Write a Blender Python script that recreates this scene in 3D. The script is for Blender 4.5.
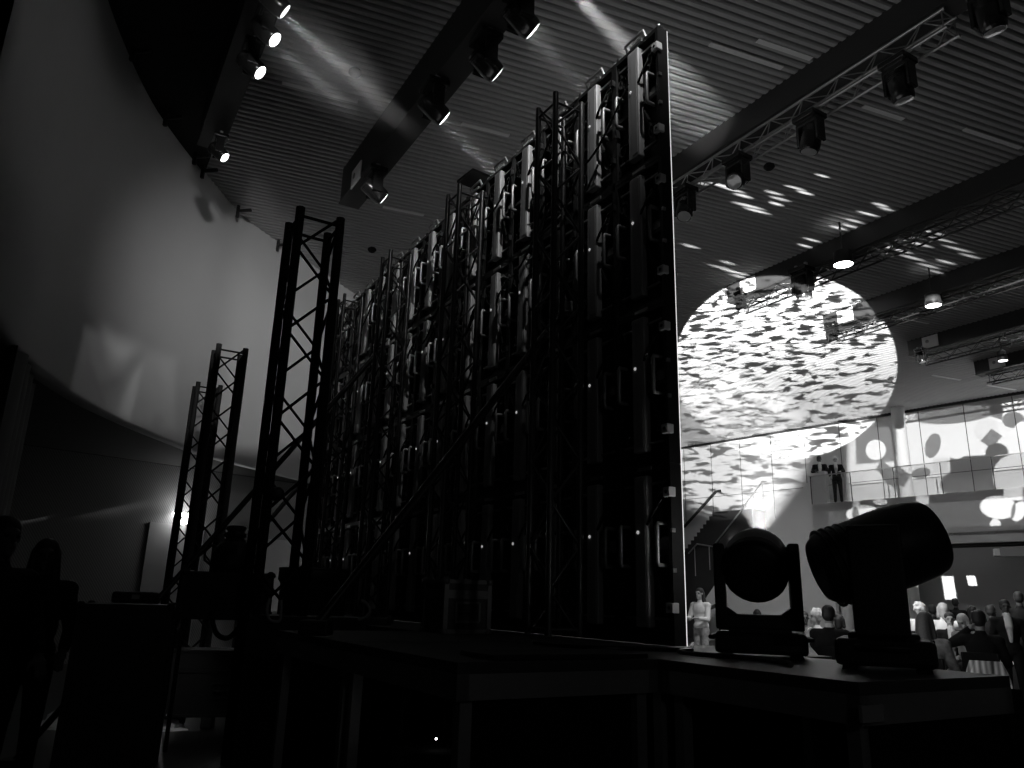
import bpy, bmesh, math, random
import numpy as np
from mathutils import Vector, Matrix, Euler

random.seed(7)
rng = np.random.default_rng(7)
for o in list(bpy.data.objects):
    bpy.data.objects.remove(o, do_unlink=True)
scene = bpy.context.scene
COL = scene.collection
PI = math.pi

# ------------------------------------------------------------------ camera
F_PX, PITCH, ROLL = 765.0, math.radians(15.8), math.radians(1.65)
CAM = np.array([0.0, 0.0, 1.35])
fwd = np.array([0, math.cos(PITCH), math.sin(PITCH)])
_up0 = np.array([0, -math.sin(PITCH), math.cos(PITCH)])
_r0 = np.array([1.0, 0, 0])
cup = math.cos(ROLL) * _up0 - math.sin(ROLL) * _r0
cright = math.cos(ROLL) * _r0 + math.sin(ROLL) * _up0
cam_data = bpy.data.cameras.new('camera')
cam_data.sensor_width = 36.0
cam_data.lens = F_PX * 36.0 / 1024.0
cam_data.clip_start, cam_data.clip_end = 0.05, 300
cam = bpy.data.objects.new('camera', cam_data)
COL.objects.link(cam)
M = Matrix.Identity(4)
for i in range(3):
    M[i][0], M[i][1], M[i][2], M[i][3] = cright[i], cup[i], -fwd[i], CAM[i]
cam.matrix_world = M
scene.camera = cam

# ------------------------------------------------------------------ world, exposure
scene.view_settings.view_transform = 'Standard'
scene.view_settings.look = 'None'
scene.view_settings.gamma = 1.0
scene.view_settings.use_curve_mapping = False
scene.view_settings.exposure = 0.0
w = bpy.data.worlds.new('hall_dark')
scene.world = w
w.use_nodes = True
w.node_tree.nodes['Background'].inputs[0].default_value = (1, 1, 1, 1)
w.node_tree.nodes['Background'].inputs[1].default_value = 0.0006
try:
    scene.cycles.use_denoising = True
    scene.cycles.max_bounces = 6
    scene.cycles.diffuse_bounces = 3
    scene.cycles.glossy_bounces = 3
    scene.cycles.transparent_max_bounces = 12
    scene.cycles.volume_bounces = 0
    scene.cycles.sample_clamp_indirect = 4.0
except Exception:
    pass


# ------------------------------------------------------------------ measuring helpers
def ray(px, py):
    d = (px - 512) * cright - (py - 384) * cup + F_PX * fwd
    return d / np.linalg.norm(d)


def onz(px, py, z):
    """the point of the level plane z that a photo pixel shows"""
    d = ray(px, py)
    return CAM + d * ((z - CAM[2]) / d[2])


def onv(px, py, a, b):
    """the point of the upright plane through a and b that a photo pixel shows"""
    a = np.array(a[:2], float); b = np.array(b[:2], float); t = b - a
    n = np.array([t[1], -t[0], 0]); d = ray(px, py)
    return CAM + d * ((np.array([a[0], a[1], 0]) - CAM) @ n / (d @ n))


def onplane(px, py, p0, n):
    d = ray(px, py)
    return Vector(CAM + d * ((np.array(p0) - CAM) @ np.array(n) / (d @ np.array(n))))


def ond(px, py, dist):
    """the point at a level distance from the camera that a photo pixel shows"""
    d = ray(px, py)
    return CAM + d * (dist / math.hypot(d[0], d[1]))


# axes of the show rig: U runs along the video wall (away), N points backstage
WALL0 = np.array([0.995, 4.388]); WALL1 = np.array([-2.376, 10.115])
U = (WALL1 - WALL0) / np.linalg.norm(WALL1 - WALL0)
N = np.array([-U[1], U[0]])
DECK = 1.13
CEIL = 8.95


def W(t, o, z):
    q = WALL0 + U * t + N * o
    return Vector((q[0], q[1], z))


ANG_U = math.atan2(U[1], U[0])
BU = np.array([-0.5, 0.866])        # beams run along this
BN = np.array([0.866, 0.5])         # beam offsets are counted along this


def B(perp, along, z):
    q = BN * perp + BU * along
    return Vector((q[0], q[1], z))


ANG_B = math.atan2(BU[1], BU[0])


# ------------------------------------------------------------------ materials
def mat(name, v, rough=0.6, metal=0.0, noise=0.0, scale=8.0, emit=0.0, bump=0.0, spec=0.5):
    m = bpy.data.materials.new(name)
    m.use_nodes = True
    nt = m.node_tree
    b = nt.nodes['Principled BSDF']
    b.inputs['Base Color'].default_value = (v, v, v, 1)
    b.inputs['Roughness'].default_value = rough
    b.inputs['Metallic'].default_value = metal
    if 'Specular IOR Level' in b.inputs:
        b.inputs['Specular IOR Level'].default_value = spec
    if emit:
        b.inputs['Emission Color'].default_value = (1, 1, 1, 1)
        b.inputs['Emission Strength'].default_value = emit
    if noise or bump:
        tc = nt.nodes.new('ShaderNodeTexCoord')
        n = nt.nodes.new('ShaderNodeTexNoise')
        n.inputs['Scale'].default_value = scale
        n.inputs['Detail'].default_value = 4
        nt.links.new(tc.outputs['Object'], n.inputs['Vector'])
        if noise:
            r = nt.nodes.new('ShaderNodeMapRange')
            r.inputs['To Min'].default_value = v * (1 - noise)
            r.inputs['To Max'].default_value = v * (1 + noise)
            nt.links.new(n.outputs['Fac'], r.inputs['Value'])
            nt.links.new(r.outputs['Result'], b.inputs['Base Color'])
        if bump:
            bp = nt.nodes.new('ShaderNodeBump')
            bp.inputs['Strength'].default_value = bump
            nt.links.new(n.outputs['Fac'], bp.inputs['Height'])
            nt.links.new(bp.outputs['Normal'], b.inputs['Normal'])
    return m


M_ = {
    'plaster': mat('white_plaster', 0.62, 0.85, noise=0.04, scale=1.5),
    'backwall': mat('white_wall_boards', 0.78, 0.8, noise=0.03, scale=0.8),
    'dim_wall': mat('grey_wall', 0.35, 0.85, noise=0.08, scale=2),
    'stairwall': mat('pale_render', 0.72, 0.85, noise=0.05, scale=1),
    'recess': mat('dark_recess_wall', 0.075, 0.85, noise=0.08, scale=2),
    'dark_paint': mat('dark_paint', 0.035, 0.8, noise=0.2, scale=3),
    'slat': mat('ceiling_slats', 0.42, 0.7, noise=0.06, scale=2),
    'void': mat('ceiling_void', 0.012, 0.95),
    'beam': mat('dark_beam_paint', 0.03, 0.6, noise=0.2, scale=3),
    'black_metal': mat('black_powdercoat', 0.022, 0.45, noise=0.2, scale=20),
    'black_plastic': mat('black_plastic', 0.018, 0.5, bump=0.05, scale=60),
    'gloss_black': mat('gloss_black', 0.012, 0.22),
    'black_fabric': mat('black_fabric', 0.012, 0.95, bump=0.2, scale=80, spec=0.1),
    'truss_black': mat('black_truss_paint', 0.05, 0.35, metal=0.6, noise=0.2, scale=12),
    'alu': mat('bare_aluminium', 0.62, 0.3, metal=0.9, noise=0.1, scale=25),
    'truss_flat': mat('matt_black_truss_paint', 0.01, 0.8, noise=0.2, scale=12, spec=0.15),
    'dimmed_alu': mat('dimmed_aluminium', 0.14, 0.45, metal=0.6, noise=0.2, scale=20),  # aluminium darkened so the case edging stays dim under the wall light
    'alu_dark': mat('dark_aluminium', 0.42, 0.3, metal=0.8, noise=0.2, scale=12),
    'alu_dull': mat('dull_aluminium', 0.5, 0.45, metal=0.7, noise=0.1, scale=25),
    'panel_body': mat('die_cast_black', 0.03, 0.42, metal=0.4, noise=0.3, scale=15),
    'power_box': mat('grey_power_cover', 0.42, 0.5, metal=0.2, noise=0.08, scale=12),
    'label_white': mat('white_label', 0.8, 0.6),
    'floor': mat('dark_floor', 0.03, 0.32, noise=0.3, scale=1.5),
    'deck': mat('deck_plywood', 0.07, 0.45, noise=0.25, scale=5),
    'lens_off': mat('glass_lens', 0.25, 0.08, spec=1.0),
    'lens_on': mat('lit_lens', 0.8, 0.3, emit=9.0),
    'lens_dim': mat('lit_lens_edge', 0.8, 0.3, emit=2.5),
    'down_on': mat('lit_downlight', 0.8, 0.3, emit=14.0),
    'sconce_on': mat('lit_frosted_glass', 0.9, 0.5, emit=9.0),
    'status': mat('status_light', 0.8, 0.4, emit=0.35),
    'screen': mat('led_face', 0.05, 0.5, emit=1.0),
    'skin': mat('skin', 0.42, 0.55, noise=0.08, scale=10),
    'skin_dark': mat('dark_skin', 0.09, 0.5, noise=0.1, scale=10),
    'hair_dark': mat('dark_hair', 0.025, 0.6, bump=0.4, scale=90),
    'hair_brown': mat('brown_hair', 0.14, 0.55, noise=0.35, scale=60, bump=0.3),
    'hair_blond': mat('blond_hair', 0.42, 0.5, noise=0.3, scale=60, bump=0.3),
    'hair_white': mat('white_hair', 0.7, 0.6, noise=0.2, scale=60, bump=0.3),
    'cloth_black': mat('black_cloth', 0.014, 0.9, bump=0.1, scale=40, spec=0.2),
    'cloth_grey': mat('grey_cloth', 0.2, 0.9, bump=0.1, scale=40),
    'cloth_dark': mat('dark_grey_cloth', 0.08, 0.9, bump=0.1, scale=40),
    'cloth_white': mat('white_cloth', 0.75, 0.85, bump=0.1, scale=40),
    'cloth_light': mat('light_cloth', 0.5, 0.85, bump=0.1, scale=40),
    'cloth_pattern': mat('patterned_cloth', 0.3, 0.85, noise=0.95, scale=16),
}


def wave_mat(name, v, scale, contrast, direction='X', rough=0.8):
    m = mat(name, v, rough)
    nt = m.node_tree
    b = nt.nodes['Principled BSDF']
    tc = nt.nodes.new('ShaderNodeTexCoord')
    wv = nt.nodes.new('ShaderNodeTexWave')
    wv.bands_direction = direction
    wv.inputs['Scale'].default_value = scale
    wv.inputs['Distortion'].default_value = 0.0
    r = nt.nodes.new('ShaderNodeMapRange')
    r.inputs['To Min'].default_value = v * (1 - contrast)
    r.inputs['To Max'].default_value = v
    nt.links.new(tc.outputs['Object'], wv.inputs['Vector'])
    nt.links.new(wv.outputs['Fac'], r.inputs['Value'])
    nt.links.new(r.outputs['Result'], b.inputs['Base Color'])
    return m


M_['perforated'] = wave_mat('perforated_acoustic_board', 0.26, 9.0, 0.45, 'DIAGONAL')


def glass_mat():
    m = bpy.data.materials.new('balustrade_glass')
    m.use_nodes = True
    nt = m.node_tree
    nt.nodes.clear()
    out = nt.nodes.new('ShaderNodeOutputMaterial')
    mx = nt.nodes.new('ShaderNodeMixShader')
    tr = nt.nodes.new('ShaderNodeBsdfTransparent')
    gl = nt.nodes.new('ShaderNodeBsdfGlossy')
    gl.inputs['Roughness'].default_value = 0.05
    tr.inputs[0].default_value = (0.9, 0.9, 0.9, 1)
    mx.inputs[0].default_value = 0.06
    nt.links.new(tr.outputs[0], mx.inputs[1])
    nt.links.new(gl.outputs[0], mx.inputs[2])
    nt.links.new(mx.outputs[0], out.inputs[0])
    return m


M_['glass'] = glass_mat()


# ------------------------------------------------------------------ mesh builder
class MB:
    """collects shapes; build() links them as one mesh object"""

    def __init__(s):
        s.v, s.f, s.smooth = [], [], []

    def add(s, verts, faces, smooth=False):
        k = len(s.v)
        s.v += [tuple(p) for p in verts]
        s.f += [tuple(i + k for i in f) for f in faces]
        s.smooth += [smooth] * len(faces)
        return s

    def box(s, c, size, rot=None, bev=0.0):
        x, y, z = (q / 2 for q in size)
        c = Vector(c)
        R = rot if rot is not None else Matrix.Identity(3)
        if bev <= 0:
            vs = [Vector((a, b, d)) for a in (-x, x) for b in (-y, y) for d in (-z, z)]
            fs = [(0, 1, 3, 2), (4, 6, 7, 5), (0, 4, 5, 1), (2, 3, 7, 6), (0, 2, 6, 4), (1, 5, 7, 3)]
            return s.add([c + R @ p for p in vs], fs)
        b_ = min(bev, x * .9, y * .9, z * .9)
        bm = bmesh.new()
        bmesh.ops.create_cube(bm, size=1)
        for p in bm.verts:
            p.co = Vector((p.co.x * 2 * x, p.co.y * 2 * y, p.co.z * 2 * z))
        bmesh.ops.bevel(bm, geom=list(bm.edges), offset=b_, segments=2, profile=0.5, affect='EDGES')
        bm.verts.index_update()
        vs = [c + R @ p.co for p in bm.verts]
        fs = [[p.index for p in f.verts] for f in bm.faces]
        bm.free()
        return s.add(vs, fs)

    def bar(s, p0, p1, wdt, hgt, up=(0, 0, 1)):
        p0, p1 = Vector(p0), Vector(p1)
        d = (p1 - p0); L = d.length; d.normalize()
        upv = Vector(up)
        if abs(d.dot(upv)) > .98:
            upv = Vector((0, 1, 0)) if abs(d.y) < .9 else Vector((1, 0, 0))
        x = d.cross(upv).normalized(); z = x.cross(d).normalized()
        R = Matrix((x, d, z)).transposed()
        return s.box((p0 + p1) / 2, (wdt, L, hgt), R)

    def ring_loft(s, rings, cap=True, smooth=True):
        n = len(rings[0]); vs = [p for r in rings for p in r]; fs = []
        for i in range(len(rings) - 1):
            for j in range(n):
                a = i * n + j; b = i * n + (j + 1) % n
                fs.append((a, b, b + n, a + n))
        s.add(vs, fs, smooth)
        if cap:
            s.add(rings[0], [tuple(range(n))[::-1]])
            s.add(rings[-1], [tuple(range(n))])
        return s

    def tube(s, pts, r, seg=8, cap=True):
        pts = [Vector(p) for p in pts]
        rs = r if isinstance(r, (list, tuple)) else [r] * len(pts)
        rings = []
        prev = None
        for i, p in enumerate(pts):
            d = (pts[min(i + 1, len(pts) - 1)] - pts[max(i - 1, 0)]).normalized()
            if prev is None:
                a = Vector((0, 0, 1)) if abs(d.z) < .9 else Vector((1, 0, 0))
                x = d.cross(a).normalized()
            else:
                x = (prev - d * prev.dot(d)).normalized()
            prev = x
            y = d.cross(x)
            rings.append([p + (x * math.cos(2 * PI * k / seg) + y * math.sin(2 * PI * k / seg)) * rs[i] for k in range(seg)])
        return s.ring_loft(rings, cap)

    def lathe(s, prof, seg=24, mtx=None, cap=True):
        """prof: (radius, height) pairs round the local z axis"""
        m = mtx or Matrix.Identity(4)
        rings = [[m @ Vector((r * math.cos(2 * PI * k / seg), r * math.sin(2 * PI * k / seg), h)) for k in range(seg)] for r, h in prof]
        return s.ring_loft(rings, cap)

    def prism(s, poly, offs):
        """poly: 3-D outline; offs: vector it is pushed along"""
        n = len(poly); o = Vector(offs)
        a = [Vector(p) for p in poly]; b = [p + o for p in a]
        s.add(a + b, [tuple(range(n))[::-1], tuple(range(n, 2 * n))] + [(i, (i + 1) % n, n + (i + 1) % n, n + i) for i in range(n)])
        return s

    def build(s, name, m, parent=None, loc=None, rotz=0.0):
        me = bpy.data.meshes.new(name)
        me.from_pydata([tuple(v) for v in s.v], [], s.f)
        me.polygons.foreach_set('use_smooth', s.smooth)
        bm = bmesh.new(); bm.from_mesh(me)
        bmesh.ops.recalc_face_normals(bm, faces=bm.faces)
        bm.to_mesh(me); bm.free()
        me.update()
        if m is not None:
            me.materials.append(m)
        o = bpy.data.objects.new(name, me)
        COL.objects.link(o)
        if parent is not None:
            o.parent = parent
        if loc is not None:
            o.location = loc
        o.rotation_euler.z = rotz
        return o


def tag(o, label=None, cat=None, group=None, kind=None):
    if label: o['label'] = label
    if cat: o['category'] = cat
    if group: o['group'] = group
    if kind: o['kind'] = kind
    return o


def thing(name, label, cat, loc=(0, 0, 0), rotz=0.0, group=None):
    o = bpy.data.objects.new(name, None)
    o.empty_display_size = 0.1
    COL.objects.link(o)
    o.location = loc
    o.rotation_euler = (0, 0, rotz)
    return tag(o, label, cat, group)


def children_of(o):
    return [c for c in ALLKIDS.get(o.name, [])]


ALLKIDS = {}


def index_kids():
    ALLKIDS.clear()
    for o in COL.objects:
        if o.parent:
            ALLKIDS.setdefault(o.parent.name, []).append(o)


def copy_tree(o, parent=None):
    c = o.copy()
    COL.objects.link(c)
    if parent is not None:
        c.parent = parent
    for ch in ALLKIDS.get(o.name, []):
        copy_tree(ch, c)
    return c


def struct(name, mb, m, label=None):
    o = mb.build(name, m)
    o['kind'] = 'structure'
    if label:
        o['label'] = label
    return o


def rotmat(ang):
    return Matrix.Rotation(ang, 3, 'Z')


def frame_to(d, upv=(0, 0, 1)):
    """3x3 whose z axis is d"""
    d = Vector(d).normalized(); upv = Vector(upv)
    if abs(d.dot(upv)) > .99:
        upv = Vector((0, 1, 0))
    x = upv.cross(d).normalized(); y = d.cross(x)
    return Matrix((x, y, d)).transposed()


# ------------------------------------------------------------------ lights
def spot(name, loc, target, power, cone, blend=0.15, radius=0.05):
    l = bpy.data.lights.new(name, 'SPOT')
    l.energy = power
    l.spot_size = math.radians(cone)
    l.spot_blend = blend
    l.shadow_soft_size = radius
    o = bpy.data.objects.new(name, l)
    COL.objects.link(o)
    d = Vector(target) - Vector(loc)
    R = frame_to(-d)
    o.matrix_world = Matrix.Translation(Vector(loc)) @ R.to_4x4()
    return o


def lamp_uv(o):
    """node pair giving the gobo's own plane coordinates for a spot lamp"""
    l = o.data
    l.use_nodes = True
    nt = l.node_tree
    em = nt.nodes['Emission']
    tc = nt.nodes.new('ShaderNodeTexCoord')
    sp = nt.nodes.new('ShaderNodeSeparateXYZ')
    nt.links.new(tc.outputs['Normal'], sp.inputs[0])
    ab = nt.nodes.new('ShaderNodeMath'); ab.operation = 'ABSOLUTE'
    nt.links.new(sp.outputs['Z'], ab.inputs[0])
    dv = nt.nodes.new('ShaderNodeVectorMath'); dv.operation = 'DIVIDE'
    cb = nt.nodes.new('ShaderNodeCombineXYZ')
    for k in range(3):
        nt.links.new(ab.outputs[0], cb.inputs[k])
    nt.links.new(tc.outputs['Normal'], dv.inputs[0])
    nt.links.new(cb.outputs[0], dv.inputs[1])
    return nt, em, dv.outputs[0]


GOBO_SIGN = 1.0


def uv_of(o, p):
    q = o.matrix_world.inverted() @ Vector(p)
    return np.array([q.x / -q.z, q.y / -q.z]) * GOBO_SIGN


def gobo_ripple(o, scale, lo, hi, floor_=0.05, stretch=(1, 1)):
    nt, em, uv = lamp_uv(o)
    mp = nt.nodes.new('ShaderNodeMapping')
    mp.inputs['Scale'].default_value = (stretch[0], stretch[1], 0)
    nt.links.new(uv, mp.inputs['Vector'])
    n = nt.nodes.new('ShaderNodeTexNoise')
    n.inputs['Scale'].default_value = scale
    n.inputs['Detail'].default_value = 2.5
    n.inputs['Distortion'].default_value = 0.6
    nt.links.new(mp.outputs[0], n.inputs['Vector'])
    r = nt.nodes.new('ShaderNodeMapRange')
    r.inputs['From Min'].default_value = lo
    r.inputs['From Max'].default_value = hi
    r.inputs['To Min'].default_value = floor_
    r.inputs['To Max'].default_value = 1.0
    nt.links.new(n.outputs['Fac'], r.inputs['Value'])
    nt.links.new(r.outputs['Result'], em.inputs['Strength'])


def gobo_shapes(o, shapes, base, soft=0.04):
    """shapes painted in order on the slide: (kind, c, e1, e2, value, softness) in slide coordinates"""
    nt, em, uv = lamp_uv(o)

    def math_(op, a, b=None):
        m = nt.nodes.new('ShaderNodeMath'); m.operation = op
        for k, q in enumerate((a, b)):
            if q is None:
                continue
            if isinstance(q, (int, float)):
                m.inputs[k].default_value = q
            else:
                nt.links.new(q, m.inputs[k])
        return m.outputs[0]
    val = None
    for kind, c, e1, e2, v, sf in shapes:
        if kind == 'poly':
            pts = [np.array(q) for q in c]
            ar = sum(pts[i][0] * pts[(i + 1) % len(pts)][1] - pts[(i + 1) % len(pts)][0] * pts[i][1] for i in range(len(pts)))
            r = None
            for i in range(len(pts)):
                a_, b_ = pts[i], pts[(i + 1) % len(pts)]
                e_ = b_ - a_
                nn_ = np.array([e_[1], -e_[0]]) / np.linalg.norm(e_) * (1 if ar > 0 else -1)
                d = nt.nodes.new('ShaderNodeVectorMath'); d.operation = 'DOT_PRODUCT'
                nt.links.new(uv, d.inputs[0]); d.inputs[1].default_value = (nn_[0], nn_[1], 0)
                q = math_('SUBTRACT', d.outputs['Value'], float(nn_ @ a_))
                r = q if r is None else math_('MAXIMUM', r, q)
            r = math_('ADD', r, 1.0)
        else:
            A = np.linalg.inv(np.array([e1, e2], float).T)
            outs = []
            for row in A:
                d = nt.nodes.new('ShaderNodeVectorMath'); d.operation = 'DOT_PRODUCT'
                nt.links.new(uv, d.inputs[0])
                d.inputs[1].default_value = (row[0], row[1], 0)
                outs.append(math_('SUBTRACT', d.outputs['Value'], float(row @ c)))
            if kind == 'ellipse':
                s2 = math_('ADD', math_('MULTIPLY', outs[0], outs[0]), math_('MULTIPLY', outs[1], outs[1]))
                r = math_('SQRT', s2)
            else:
                r = math_('MAXIMUM', math_('ABSOLUTE', outs[0]), math_('ABSOLUTE', outs[1]))
        mr = nt.nodes.new('ShaderNodeMapRange')
        mr.inputs['From Min'].default_value = 1 - sf
        mr.inputs['From Max'].default_value = 1 + sf
        mr.inputs['To Min'].default_value = 1
        mr.inputs['To Max'].default_value = 0
        nt.links.new(r, mr.inputs['Value'])
        mx = nt.nodes.new('ShaderNodeMix')
        nt.links.new(mr.outputs['Result'], mx.inputs[0])
        if val is None:
            mx.inputs[2].default_value = base
        else:
            nt.links.new(val, mx.inputs[2])
        mx.inputs[3].default_value = v
        val = mx.outputs[0]
    nt.links.new(val, em.inputs['Strength'])


# the fixture on the deck that throws the ripple slide over the ceiling
FIX1 = W(-0.62, 0.12, DECK + 0.47)
RIPPLE_AIM = Vector(onz(780, 360, CEIL))
ripple_dir = (RIPPLE_AIM - FIX1).normalized()
sp1 = spot('ripple_beam', FIX1 + ripple_dir * 0.30, RIPPLE_AIM, 80000, 17.6, 0.03, 0.02)
gobo_ripple(sp1, 60.0, 0.445, 0.485, 0.03, (0.66, 2.5))
# a like fixture hidden by the video wall carries the pattern on down the far wall
sp1b = spot('ripple_beam', W(0.35, -0.75, DECK + .6), onv(728, 440, (18.09, 25.94), (17.46, 26.72)), 48000, 14.0, 0.45, 0.02)
gobo_ripple(sp1b, 50.0, 0.43, 0.49, 0.12, (0.7, 2.5))

# stray ripple light further up the ceiling
sp2 = spot('stray_ripple_beam', W(-1.0, -0.6, DECK + 0.35), onz(840, 228, CEIL), 15000, 30, 0.3, 0.012)
STREAKS = [(722, 186, 11), (733, 190, 10), (743, 196, 8), (748, 206, 13), (757, 211, 11), (700, 183, 7), (774, 193, 8), (780, 199, 9), (776, 204, 6), (795, 188, 9), (805, 193, 7), (690, 246, 8),
           (822, 176, 6), (880, 205, 7), (886, 209, 7), (868, 214, 9), (854, 221, 8), (850, 226, 7), (722, 268, 12), (734, 272, 12), (740, 277, 9), (728, 263, 7), (812, 240, 7), (805, 246, 6), (838, 228, 7),
           (905, 236, 10), (930, 232, 13), (942, 240, 12), (958, 249, 13), (970, 256, 9), (884, 246, 9), (898, 250, 12), (912, 258, 11), (928, 266, 9), (936, 272, 7), (892, 240, 7), (918, 244, 12), (946, 262, 8)]


def ceil_uv(x, y):
    return uv_of(sp2, onz(x, y, CEIL))


sl2 = []
for x, y, hl_ in STREAKS:
    c_ = ceil_uv(x, y)
    sl2.append(('ellipse', c_, ceil_uv(x + hl_, y + .24 * hl_) - c_, ceil_uv(x, y + 1.05) - c_, 1.2, .5))
gobo_shapes(sp2, sl2, 0.0)

# projector on the second truss that throws the collage of shapes on the far wall
BW0 = np.array([18.09, 25.94]); BWD = np.array([-0.629, 0.777])          # far wall line
BE0 = np.array([14.661, 26.633]); BED = np.array([-0.629, 0.777])        # balcony edge line
PROJ = B(8.5, 3.2, 7.7)
proj_aim = Vector(onv(940, 480, BW0, BW0 + BWD))
sp3 = spot('collage_beam', PROJ, proj_aim, 31000, 42, 0.12, 0.02)


def slide_shape(kind, c, h1, h2, v, sf=0.05, plane='wall', zoom=(864, 380, 6.4)):
    """c, h1, h2: centre and half-axes measured in a photo crop; turned into slide coordinates via the wall they land on"""
    P0, D0 = (BW0, BWD) if plane == 'wall' else ((BE0, BED) if plane == 'fascia' else (BW0 + np.array([0, 0]), BWD))
    x0, y0, k = zoom

    def uvp(q):
        return uv_of(sp3, onv(x0 + q[0] / k, y0 + q[1] / k, P0, P0 + D0))
    c0 = uvp(c)
    return (kind, c0, uvp((c[0] + h1[0], c[1] + h1[1])) - c0, uvp((c[0] + h2[0], c[1] + h2[1])) - c0, v, sf)


Z6 = (864, 380, 6.4); Z7 = (864, 480, 6.4)
DK, VD = 0.16, 0.03
sl = []
A_ = lambda *a, **k: sl.append(slide_shape(*a, **k))
sl.append(('poly', [uv_of(sp3, onv(x, y, BW0, BW0 + BWD)) for x, y in ((848, 420), (1200, 362), (1200, 575), (848, 575))], None, None, 0.80, .004))
A_('ellipse', (590, 215), (270, -30), (10, 62), DK)
A_('box', (830, 190), (60, 20), (-10, 45), DK)
A_('box', (70, 400), (125, -10), (5, 130), DK)
A_('box', (175, 620), (90, 70), (-25, 40), DK)
A_('ellipse', (75, 447), (65, 0), (0, 65), 1.0, sf=0.03)
A_('ellipse', (60, 650), (60, 0), (0, 75), 0.9)
A_('ellipse', (440, 420), (45, 15), (-25, 78), DK)
A_('ellipse', (365, 595), (62, -8), (0, 34), DK)
A_('ellipse', (785, 325), (80, 0), (0, 82), 0.72, sf=0.03)
A_('box', (815, 375), (35, 25), (-35, 40), DK)
A_('box', (712, 600), (165, -8), (0, 118), VD, sf=0.02)
A_('ellipse', (560, 665), (72, 0), (0, 70), VD)
A_('ellipse', (850, 470), (75, 0), (0, 68), VD)
A_('ellipse', (915, 600), (70, 60), (-60, 100), 0.75, sf=0.03)
A_('ellipse', (955, 255), (72, 0), (0, 52), DK)
A_('ellipse', (1020, 320), (60, 0), (0, 55), 0.9)
A_('box', (490, 545), (47, 0), (0, 47), 0.62, sf=0.03)
A_('ellipse', (590, 440), (70, 0), (0, 65), 0.80, sf=0.03)
A_('box', (1120, 640), (60, 0), (0, 60), DK)
# the strip that lands on the balcony front
A_('box', (500, 230), (560, -45), (0, 165), 0.04, sf=0.02, plane='fascia', zoom=Z7)
A_('ellipse', (-10, 215), (105, -5), (0, 55), 0.8, plane='fascia', zoom=Z7)
A_('ellipse', (-55, 215), (22, 0), (0, 45), DK, plane='fascia', zoom=Z7)
A_('ellipse', (225, 200), (62, 0), (0, 30), 0.8, plane='fascia', zoom=Z7)
A_('box', (375, 128), (40, 0), (0, 26), 0.8, plane='fascia', zoom=Z7)
A_('ellipse', (105, 140), (45, 0), (0, 20), 0.8, plane='fascia', zoom=Z7)
A_('ellipse', (860, 175), (118, 0), (10, 75), 0.8, plane='fascia', zoom=Z7)
A_('box', (955, 90), (62, 0), (0, 40), 0.8, plane='fascia', zoom=Z7)
A_('ellipse', (990, 200), (40, 20), (-30, 60), 0.8, plane='fascia', zoom=Z7)
A_('ellipse', (955, 200), (12, 8), (-10, 50), DK, plane='fascia', zoom=Z7)
A_('ellipse', (840, 285), (35, 0), (0, 38), 0.7, plane='fascia', zoom=Z7)
A_('ellipse', (845, 375), (14, 0), (0, 30), 0.7, plane='fascia', zoom=Z7)
# the little that passes under the balcony on to the recessed wall
A_('box', (620, 560), (420, 0), (0, 150), 0.0, sf=0.02, plane='wall', zoom=Z7)
A_('box', (545, 690), (38, 0), (12, 75), 1.3, sf=0.03, plane='wall', zoom=Z7)
A_('box', (690, 645), (28, 0), (8, 32), 1.3, sf=0.03, plane='wall', zoom=Z7)
A_('box', (310, 760), (25, 0), (0, 35), 0.5, sf=0.03, plane='wall', zoom=Z7)
gobo_shapes(sp3, sl, 0.0)

# wash on the curved wall and the framed slide thrown on its lower part
def slide_poly(o, pts, v, sf):
    return ('poly', [uv_of(o, p) for p in pts], None, None, v, sf)


wash = spot('curved_wall_wash', B(0.6, 2.4, 6.7), (-3.7, 19.3, 4.8), 3500, 52, 1.0, 0.15)
gobo_shapes(wash, [slide_poly(wash, [(-6.0, 8.0, 3.72), (-5.95, 12.0, 3.80), (-3.6, 19.8, 3.78), (-3.6, 19.8, 8.9), (-6.0, 8.0, 8.9)], 1.0, .004)], 0.006)
sp4 = spot('wall_slide_beam', B(3.6, 2.0, 7.7), (-5.75, 10.9, 4.9), 1100, 30, 0.5, 0.02)


def cwp(x, y):
    return onv(x, y, (-5.763, 9.494), (-5.955, 11.8))


gobo_shapes(sp4, [slide_poly(sp4, [cwp(87, 324), cwp(172, 362), cwp(168, 440), cwp(72, 390)], .5, .005),
                  slide_poly(sp4, [cwp(108, 328), cwp(136, 345), cwp(128, 366), cwp(112, 352)], 1.2, .012),
                  slide_poly(sp4, [cwp(138, 352), cwp(146, 356), cwp(120, 392), cwp(104, 384)], .12, .008),
                  slide_poly(sp4, [cwp(88, 345), cwp(98, 372), cwp(108, 388), cwp(104, 396)], .12, .010),
                  slide_poly(sp4, [cwp(134, 374), cwp(141, 368), cwp(130, 420), cwp(120, 412)], 1.5, .006)], 0.0)
# back light that grazes the top of the video wall
for nm, al, tt, en in (('wall_top_light', 1.6, 1.6, 950), ('wall_end_light', 6.6, 4.9, 360)):
    l_ = spot(nm, B(2.3 if al < 5 else 1.6, al, 7.6), W(tt, 0.1, 5.3), en, 60, 0.9, 0.06)
    gobo_shapes(l_, [slide_poly(l_, [W(-1.5, .12, 4.66), W(8.2, .12, 4.66), W(8.2, .12, 7.2), W(-1.5, .12, 7.2)], 1.0, .075)], 0.02)
# a lamp just out of the frame rakes the slats beside the top of the wall
spot('slat_rake_light', onz(560, -25, 8.2), onz(690, 105, CEIL), 900, 15, 1.0, 0.05)
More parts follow.
